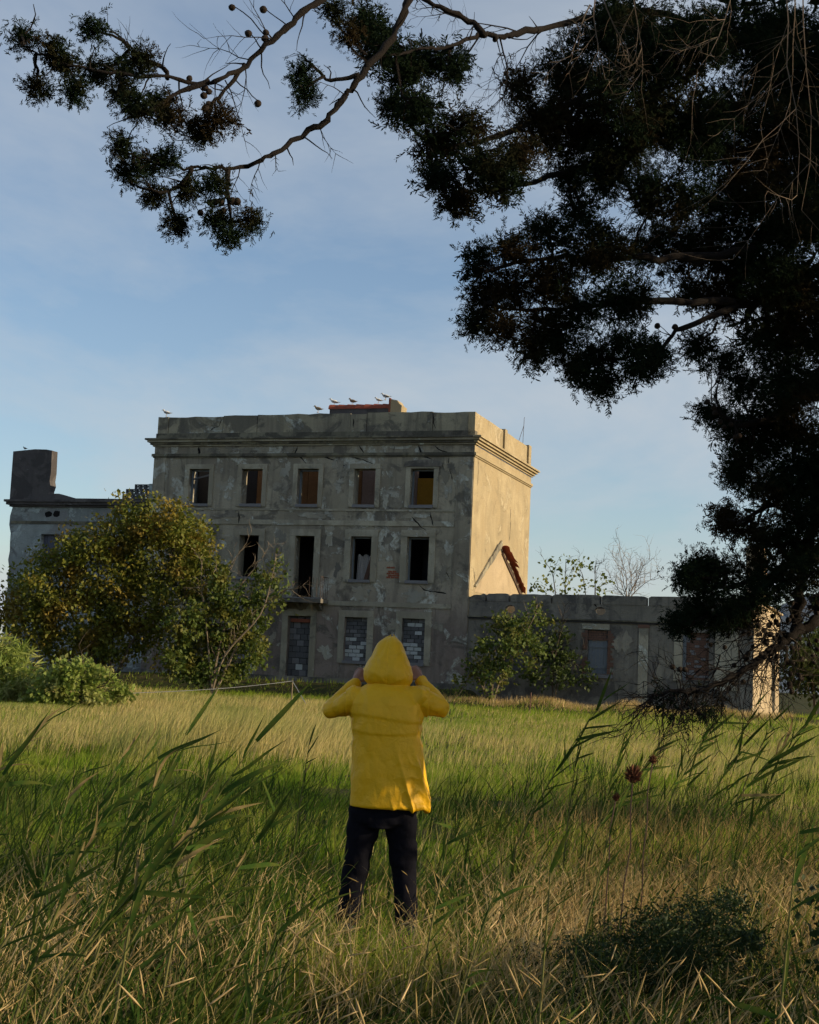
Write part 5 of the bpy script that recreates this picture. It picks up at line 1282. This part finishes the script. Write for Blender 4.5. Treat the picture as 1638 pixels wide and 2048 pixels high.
def displace(me, fn):
    n = len(me.vertices); co = np.zeros(n * 3, np.float32); me.vertices.foreach_get('co', co); co = co.reshape(-1, 3)
    nr = np.array([v.normal[:] for v in me.vertices])
    d = np.array([fn(Vector(c)) for c in co]); co = co + nr * d[:, None]
    me.vertices.foreach_set('co', co.astype(np.float32).ravel()); me.polygons.foreach_set('use_smooth', np.ones(len(me.polygons), dtype=bool)); me.update()
ROTM = Matrix.Rotation(.7, 3, 'X') @ Matrix.Rotation(.5, 3, 'Y') @ Matrix.Rotation(.9, 3, 'Z')
def ridge(p, s, off=0.0):
    q = ROTM @ Vector((p.x * s[0], p.y * s[1], p.z * s[2])) + Vector((off, off * .37, -off * .71))
    return 1 - abs(mnoise.noise(q)) * 2.6
def crumple(p, s, amp):
    q = ROTM @ Vector((p.x * s[0], p.y * s[1], p.z * s[2])); d_, _ = mnoise.voronoi(q + Vector((.25, .4, .1)) * mnoise.noise(q * .8)); return amp * (min(d_[1] - d_[0], .7) - .3)
# --- joints
shL, shR = pp(708, 1397, .0), pp(838, 1397, .0)
elL, elR = pp(663, 1419, .05), pp(881, 1415, .05)
wrL, wrR = pp(709, 1366, .13), pp(842, 1362, .13)
knL, knR = pp(721, 1346, .155), pp(829, 1342, .155)
hipL, hipR = pp(731, 1600, .02), pp(802, 1600, .02)
kneL, kneR = pp(708, 1752, .05), pp(809, 1748, .05)
ankL, ankR = pp(690, 1885, .0), pp(813, 1885, .0)
neck, head = pp(776, 1372, .02), pp(777, 1331, .06)
pelvis, chest = pp(766, 1590, .02), pp(772, 1420, .01)
# --- body: one continuous skin
mb = MB()
capsule(mb, [pelvis, pp(769, 1500, .01), chest, pp(775, 1390, .01)], [.105, .10, .115, .075])
capsule(mb, [chest + [0, 0, .05], neck, head + [0, 0, -.05]], [.06, .052, .05])
loft(mb, [(head[0], head[1] + .01, head[2] + z, a, b, 2.1) for z, a, b in ((-.125, .03, .05), (-.10, .052, .075), (-.05, .066, .092), (0, .072, .098), (.05, .070, .094), (.085, .052, .07), (.103, .02, .03))])
capsule(mb, [head + [0, .09, .0], head + [0, .118, -.032]], [.012, .016], 8)              # nose
for sx in (-1, 1):
    capsule(mb, [head + [sx * .074, .0, .02], head + [sx * .078, -.008, -.025]], [.014, .010], 8)   # ears
capsule(mb, [head + [-.02, .095, -.066], head + [.02, .095, -.066]], [.009, .009], 8)      # lips
for sh, el, wr, kn, sx in ((shL, elL, wrL, knL, 1), (shR, elR, wrR, knR, -1)):
    capsule(mb, [sh, el, wr, kn], [.052, .042, .027, .028])
    ax = kn - wr; ax /= np.linalg.norm(ax)
    inn = np.array([sx * 1.0, .25, -.15]); inn -= ax * (inn @ ax); inn /= np.linalg.norm(inn)     # towards the hood
    fwd = np.cross(ax, inn); fwd *= np.sign(fwd[1]); fwd /= np.linalg.norm(fwd)                    # across the knuckles, away from the camera
    fwd = fwd * .7 - inn * .65; fwd /= np.linalg.norm(fwd)
    for i, L in enumerate((.044, .048, .046, .038)):
        b0 = kn + fwd * (-.026 + .021 * i) + ax * (.006 - .003 * abs(i - 1.4)); spread = fwd * (.30 * (i - 1.5))
        capsule(mb, [wr + fwd * (-.014 + .01 * i) + ax * .02, b0], [.017, .0125], 8)
        p1 = b0 + (ax * .8 + inn * .45 + spread) * L; p2 = p1 + (ax * .35 + inn * .8 + spread * .5) * L * .62; p3 = p2 + (ax * -.1 + inn * .9 + fwd * .2) * L * .45
        capsule(mb, [b0, p1, p2, p3], [.0100, .0088, .0080, .0070], 8)
    t0 = wr + ax * .025 - fwd * .022; t1 = t0 + (ax * .6 + inn * .45 - fwd * .55) * .038; t2 = t1 + (ax * .7 + inn * .65 - fwd * .1) * .032; t3 = t2 + (ax * .5 + inn * .8) * .022
    capsule(mb, [t0, t1, t2, t3], [.015, .0125, .0105, .0085], 8)
for hp, kn, an in ((hipL, kneL, ankL), (hipR, kneR, ankR)):
    capsule(mb, [hp, kn, an], [.085, .055, .038])
person_me = remesh(mb, 'person', .0052, 3, .4)
person = obj('person', person_me, 'skin'); person.location = PB
for p_ in person_me.polygons: p_.use_smooth = True
tag(person, 'person in a hooded yellow raincoat and black trousers seen from behind, holding the hood', 'person')
# --- trousers
mb = MB()
for hp, kn, an, sg in ((hipL, kneL, ankL, -1), (hipR, kneR, ankR, 1)):
    capsule(mb, [hp + [sg * .0, 0, .05], hp + [sg * .004, 0, -.12], kn, an + [0, 0, .05]], [.094, .096, .076, .066], 18)
loft(mb, [(pelvis[0] + dx, pelvis[1], z, a, .13, 2.4) for z, a, dx in ((.745, .08, -.01), (.775, .175, 0), (.83, .195, 0), (.95, .19, .005))])
tm = remesh(mb, 'trousers', .009, 5, .5)
displace(tm, lambda p: crumple(p, (5, 5, 8), .018) + crumple(p, (12, 12, 16), .007))
obj('trousers', tm, 'trousers_black', person)
for an, nm in ((ankL, 'boot'), (ankR, 'boot')):
    mb = MB(); capsule(mb, [an + [0, 0, .10], an + [0, -.01, .0], an + [0, -.02, -.03]], [.06, .062, .055], 14); capsule(mb, [an + [0, -.03, -.035], an + [0, .16, -.045]], [.052, .042], 14)
    mb.box(an[0] - .05, an[0] + .05, an[1] - .09, an[1] + .20, 0.0, .03)
    obj(nm, remesh(mb, 'boot', .008, 4, .5), 'boot_black', person)
# --- raincoat
mb = MB(); rings = []
for (py, l, r_, dep) in ((1560, 716, 838, .12), (1606, 712, 846, .145)):
    a = pp(l, py); b = pp(r_, py); rings.append(((a[0] + b[0]) / 2, .012, (a[2] + b[2]) / 2, (b[0] - a[0]) / 2, dep, 2.5))
for (py, l, r_, dep, sq) in ((1616, 699, 861, .150, 2.5), (1612, 698, 862, .165, 2.5), (1560, 700, 857, .165, 2.5), (1500, 701, 850, .160, 2.5), (1460, 701, 845, .155, 2.5), (1432, 700, 845, .150, 2.5), (1408, 699, 844, .142, 2.5), (1394, 704, 838, .125, 2.4), (1383, 716, 828, .105, 2.3), (1374, 734, 814, .082, 2.1), (1366, 742, 808, .070, 2.0), (1358, 748, 804, .064, 2.0)):
    a = pp(l, py); b = pp(r_, py); rings.append(((a[0] + b[0]) / 2, .012, (a[2] + b[2]) / 2, (b[0] - a[0]) / 2, dep, sq))
loft(mb, rings)
for sh, el, wr, sx in ((shL, elL, wrL, 1), (shR, elR, wrR, -1)):
    mid = (sh + el) / 2 + np.array([0, 0, -.012])
    capsule(mb, [sh + np.array([sx * .05, 0, -.02]), sh, mid, el], [.074, .075, .070, .060], 18)
    capsule(mb, [el, (el + wr) / 2, wr + (wr - el) / np.linalg.norm(wr - el) * -.006], [.059, .051, .043], 18)
rm = remesh(mb, 'raincoat', .0055, 4, .5)
cx0 = pp(772, 1450)[0]
zhem = pp(780, 1612)[2] + .01; zy1, zy2 = pp(770, 1437)[2], pp(770, 1468)[2]
def coat(p):
    back = p.y < .04; body = abs(p.x - cx0) < .24
    d = (crumple(p, (4.2, 4.2, 3.0), .020) + crumple(p, (11, 11, 6), .007)) * (.25 + .75 * max(0, min(1, (p.z - zhem) / .10))) + .006 * mnoise.noise(ROTM @ Vector((p.x * 4, p.y * 4, p.z * 3)))
    rgt = max(0.0, min(1.0, (p.x - cx0 - .02) / .16)) * max(0.0, min(1.0, (zy2 - p.z) / .2))
    d += rgt * .022 * max(0, ridge(Vector((p.x + p.z * .33, p.y, 0)), (9, 4, 0), 1.7)) ** 2         # long diagonal folds in the flaring right side
    d += rgt * .007 * max(0, ridge(p, (14, 10, 9), 5.0)) ** 3
    if p.z < zy2 and back: d += crumple(p, (8, 5, 3.5), .008) * max(0, min(1, (p.z - zhem) / .08))
    if abs(p.x - cx0) > .19 and p.z > zy2 - .06:
        d += crumple(p, (9, 9, 9), .016)                                            # sleeve creases
    if body and back:
        l1 = zy1 - .055 * (p.x - cx0) - .008 * math.sin((p.x - cx0) * 9); l2 = zy2 + .05 * (p.x - cx0) ** 2 * 9
        d += .006 * (1 / (1 + math.exp(-(p.z - l1) / .0035))) + .0045 * (1 / (1 + math.exp(-(p.z - l2) / .003)))
    return d
displace(rm, coat)
rc_o = obj('raincoat', rm, 'raincoat_yellow', person)
# --- hood: an open shell round the back and sides of the head
prof = [(1272.5, 780.5, 787.5), (1275.5, 772, 793), (1285, 760, 803.5), (1296, 752, 809), (1307, 745, 812), (1318, 738, 816.5), (1333, 731, 822), (1347, 728, 826.5), (1358, 728, 826), (1366, 734, 820), (1371, 748, 810)]
n = 56; vs, fs = [], []
for k_, (py, l, r_) in enumerate(prof):
    a = pp(l, py); b = pp(r_, py); cx, z, hw = (a[0] + b[0]) / 2, (a[2] + b[2]) / 2, (b[0] - a[0]) / 2
    tt_ = k_ / (len(prof) - 1); hd = hw * (1.02 if tt_ < .8 else .95) + .006; cy = .045 + .03 * (1 - tt_)
    for j in range(n + 1):
        t = R(-90 - 142) + R(284) * j / n; c, s_ = math.cos(t), math.sin(t)
        zz_ = z + (.018 * max(0, s_) * (1 - tt_)) - (.0 if k_ < 8 else .012 * abs(c))
        vs.append((cx + hw * math.copysign(abs(c) ** .92, c), cy + hd * s_ * (1.0 if s_ < 0 else 1.15), zz_))
for i in range(len(prof) - 1):
    for j in range(n): fs.append((i * (n + 1) + j, (i + 1) * (n + 1) + j, (i + 1) * (n + 1) + j + 1, i * (n + 1) + j + 1))
m_ = MB(); m_.add(vs, fs); raw = m_.mesh('hood_raw'); o = bpy.data.objects.new('hood_raw', raw); COL.objects.link(o)
sb = o.modifiers.new('s', 'SUBSURF'); sb.levels = 2; sb.render_levels = 2
bpy.context.view_layer.update(); hm = bpy.data.meshes.new_from_object(o.evaluated_get(bpy.context.evaluated_depsgraph_get())); hm.name = 'hood'
bpy.data.objects.remove(o); bpy.data.meshes.remove(raw)
hx = pp(776, 1330)[0]; z_lo = pp(776, 1350)[2]; z_sm = pp(776, 1290)[2]
def hoodf(p):
    d = .005 * mnoise.noise(p * 9) + crumple(p, (4.5, 4.5, 6.0), .022) + crumple(p, (13, 13, 12), .005)
    sx = p.x - hx + (p.z - z_lo) * .0
    if p.y < .03:
        d += -.0022 * math.exp(-(sx / .004) ** 2)                                        # centre seam
        d += .006 * max(0, ridge(Vector((p.x * .6, 0, p.z - .25 * abs(sx))), (8, 0, 17), 9.2)) ** 3 * max(0, min(1, (z_sm + .0 - p.z) / .09))
    return d
displace(hm, hoodf)
ho = obj('hood', hm, 'raincoat_yellow', person)
sd = ho.modifiers.new('thickness', 'SOLIDIFY'); sd.thickness = .004; sd.offset = 1
# collar band under the hood
mb = MB(); loft(mb, [(pp(776, 1372)[0], .02, pp(776, y_)[2], hw, hw * .95, 2.1) for y_, hw in ((1384, .105), (1378, .100), (1370, .092), (1364, .088))]); obj('collar', remesh(mb, 'collar', .007, 3, .5), 'raincoat_yellow', person)
# hair just visible inside the hood from the front
mb = MB(); loft(mb, [(head[0], head[1] - .006, head[2] + z, a, b, 2.1) for z, a, b in ((-.05, .066, .078), (0, .074, .088), (.05, .070, .084), (.088, .048, .060), (.106, .018, .026))]); fabric('hair_dark', (.02, .014, .010), .6, .3)
obj('hair', remesh(mb, 'hair', .008, 2, .5), 'hair_dark', person)
# ------------------------------------------------------------------ gulls on the parapet
simple('gull_white', (.62, .62, .60), .8, .08, 20)
simple('gull_grey', (.16, .165, .18), .8, .15, 20)
simple('gull_brown', (.26, .19, .12), .85, .3, 30)
simple('beak_yellow', (.55, .33, .05), .6, .1, 20)
def gull_meshes(young):
    out = {}
    mb = MB(); P = [(-.22, 0, .13), (-.17, 0, .14), (-.09, 0, .165), (0, 0, .18), (.08, 0, .20), (.12, 0, .235), (.145, 0, .275), (.165, 0, .295), (.19, 0, .298), (.213, 0, .292)]
    mb.tube(P, [.006, .03, .062, .075, .066, .045, .036, .038, .033, .008], 10); out['body'] = (mb.mesh('gull_body', True), 'gull_brown' if young else 'gull_white')
    mb = MB()
    w_ = [(.09, .062, .225), (.02, .080, .205), (-.10, .072, .175), (-.30, .018, .155), (-.20, .05, .15), (-.06, .078, .14), (.06, .07, .165)]
    m0 = [(x, y, z) for x, y, z in w_] + [(x, y - .014, z) for x, y, z in w_]; k = 7
    mb.add(m0, [tuple(range(k)), tuple(range(2 * k - 1, k - 1, -1))] + [((i + 1) % k, i, i + k, (i + 1) % k + k) for i in range(k)]); out['wing'] = (mb.mesh('gull_wing'), 'gull_brown' if young else 'gull_grey')
    mb = MB(); mb.tube([(.208, 0, .29), (.24, 0, .286), (.262, 0, .276)], [.011, .009, .003], 6); out['beak'] = (mb.mesh('gull_beak'), 'beak_yellow')
    mb = MB(); mb.tube([(.0, .03, .12), (.0, .03, .01)], .006, 5); mb.box(-.01, .05, .012, .048, 0, .008); out['leg'] = (mb.mesh('gull_leg'), 'beak_yellow')
    return out
GM = {False: gull_meshes(False), True: gull_meshes(True)}
def to_world(u, s, z):
    return np.array([HP[0] + u * HD[0] + s * HN[0], HP[1] + u * HD[1] + s * HN[1], z])
def fac(px, py, s):
    v = ray(px, py); P = HP + s * HN; t = ((P - CAM) @ HN) / (v @ HN); q = CAM + t * v - HP; return float(q @ HD), float(q[2])
def gull(px, py, s, face, young, label, sc=1.0):
    u, z = fac(px, py, s); loc = to_world(u, s, z)
    o = empty('gull', loc, -HA + (math.pi if face < 0 else 0) + random.uniform(-.4, .4), label, 'gull', 'gulls on the roof'); o.scale = (sc, sc, sc)
    for nm, (me, m_) in GM[young].items():
        for sg in ((1, -1) if nm in ('wing', 'leg') else (1,)):
            c = obj(nm, me, m_, o); c.scale = (1, sg, 1)
gull(333, 832.5, .2, -1, False, 'grey-winged gull alone at the left end of the house parapet')
gull(636, 825, .2, -1, True, 'brownish gull on the parapet at the left foot of the ridge tiles')
gull(668, 811, .9, -1, False, 'white-headed gull on the left end of the ridge tiles')
gull(705, 810, .9, -1, True, 'brown gull on the middle of the ridge tiles')
gull(757, 806, .95, -1, False, 'small gull at the right end of the ridge tiles', .8)
gull(771, 800, .8, -1, False, 'highest gull, perched on the chimney stump')
b0 = fac(50, 899, .6); bp = to_world(b0[0], .6, 11.1)
o = empty('small_bird', bp, -HA + math.pi, 'tiny dark bird on top of the tower block', 'bird'); o.scale = (.55, .55, .55)
for nm, (me, m_) in GM[True].items():
    for sg in ((1, -1) if nm in ('wing', 'leg') else (1,)):
        me2 = me.copy(); c = obj(nm, me2, 'crack_dark', o); c.scale = (1, sg, 1)
# aerial on the side parapet
ab = to_world(-.2, 9.05, 12.5)
an_ = empty('roof_aerial', ab, -HA, 'thin leaning aerial rods at the far end of the side parapet', 'aerial')
MB().tube([(0, 0, 0), (.02, .05, 1.45)], .012, 5).build('mast', 'rust_iron', an_)
MB().tube([(0, -.9, .0), (.015, .02, 1.0)], .012, 5).build('strut', 'rust_iron', an_)
# wire fence at the edge of the golden field
fp = [at(150, 1392, 44), at(290, 1385, 44.5), at(585, 1362, 46)]
fe = empty('wire_fence', (fp[2][0], fp[2][1], float(gz(fp[2][0], fp[2][1]))), 0, 'slack wire strung to a thin leaning post before the house', 'fence')
top = fp[2]; g0 = float(gz(top[0], top[1]))
MB().tube(rel([np.array([top[0], top[1], g0 - .1]), top + [0, 0, .03]], fe), .022, 6).build('post', 'twig_pale', fe)
MB().tube(rel(wob(fp[1], top, 8, .004, rr_, .012), fe), .010, 4).build('wire', 'galvanised', fe)
MB().tube(rel(wob(fp[0], fp[1], 5, .004, rr_, .004), fe), .010, 4).build('wire', 'galvanised', fe)
q = at(612, 1408, 45.0); MB().tube(rel([top, np.array([q[0], q[1], max(q[2], .15)])], fe), .013, 4).build('stay_wire', 'galvanised', fe)
sp = at(1062, 1385, 52); g0 = float(gz(sp[0], sp[1]))
st = empty('wooden_stake', (sp[0], sp[1], g0), 0, 'thin reddish stake standing in the grass before the annex fig', 'stake')
MB().tube([(-.03, 0, -.1), (0, 0, sp[2] - g0)], .022, 6).build('stick', 'brick_soft', st)
# distance: a hazy hill and a white house seen past the annex
simple('far_hill', (.12, .145, .17), 1.0, .12, .02)
k = 40; hv, hf = [], []
for i in range(k + 1):
    x = -200 + 900 * i / k; h = 20 + 42 * math.exp(-((x - 330) / 190) ** 2) + 5 * math.sin(i * .9) + 3 * math.sin(i * 2.3)
    h *= sstep(-50, 200, np.array(x))
    for (yy, zz_) in ((900, -2), (960, h * .55), (1040, h), (1200, -3)): hv.append((x, yy, float(zz_)))
for i in range(k):
    for j in range(3): hf.append((i * 4 + j, (i + 1) * 4 + j, (i + 1) * 4 + j + 1, i * 4 + j + 1))
m_ = MB(); m_.add(hv, hf); tag(m_.build('hill', 'far_hill', None, True), kind='structure')
wp = at(1628, 1300, 190)
wh = empty('white_house', (wp[0] + 4, wp[1], 0), R(-12), 'small white flat-roofed house far off behind the dark bush', 'house')
MB().box(-9, 9, -5, 5, -.5, 6.2).build('wall', 'gull_white', wh)
MB().box(-9.4, 9.4, -5.4, 5.4, 6.2, 6.6).build('roof', 'block_mid', wh)
for i in range(4):
    MB().box(-7 + i * 4, -5.6 + i * 4, -5.06, -4.9, 3.2, 5).build('window', 'crack_dark', wh)
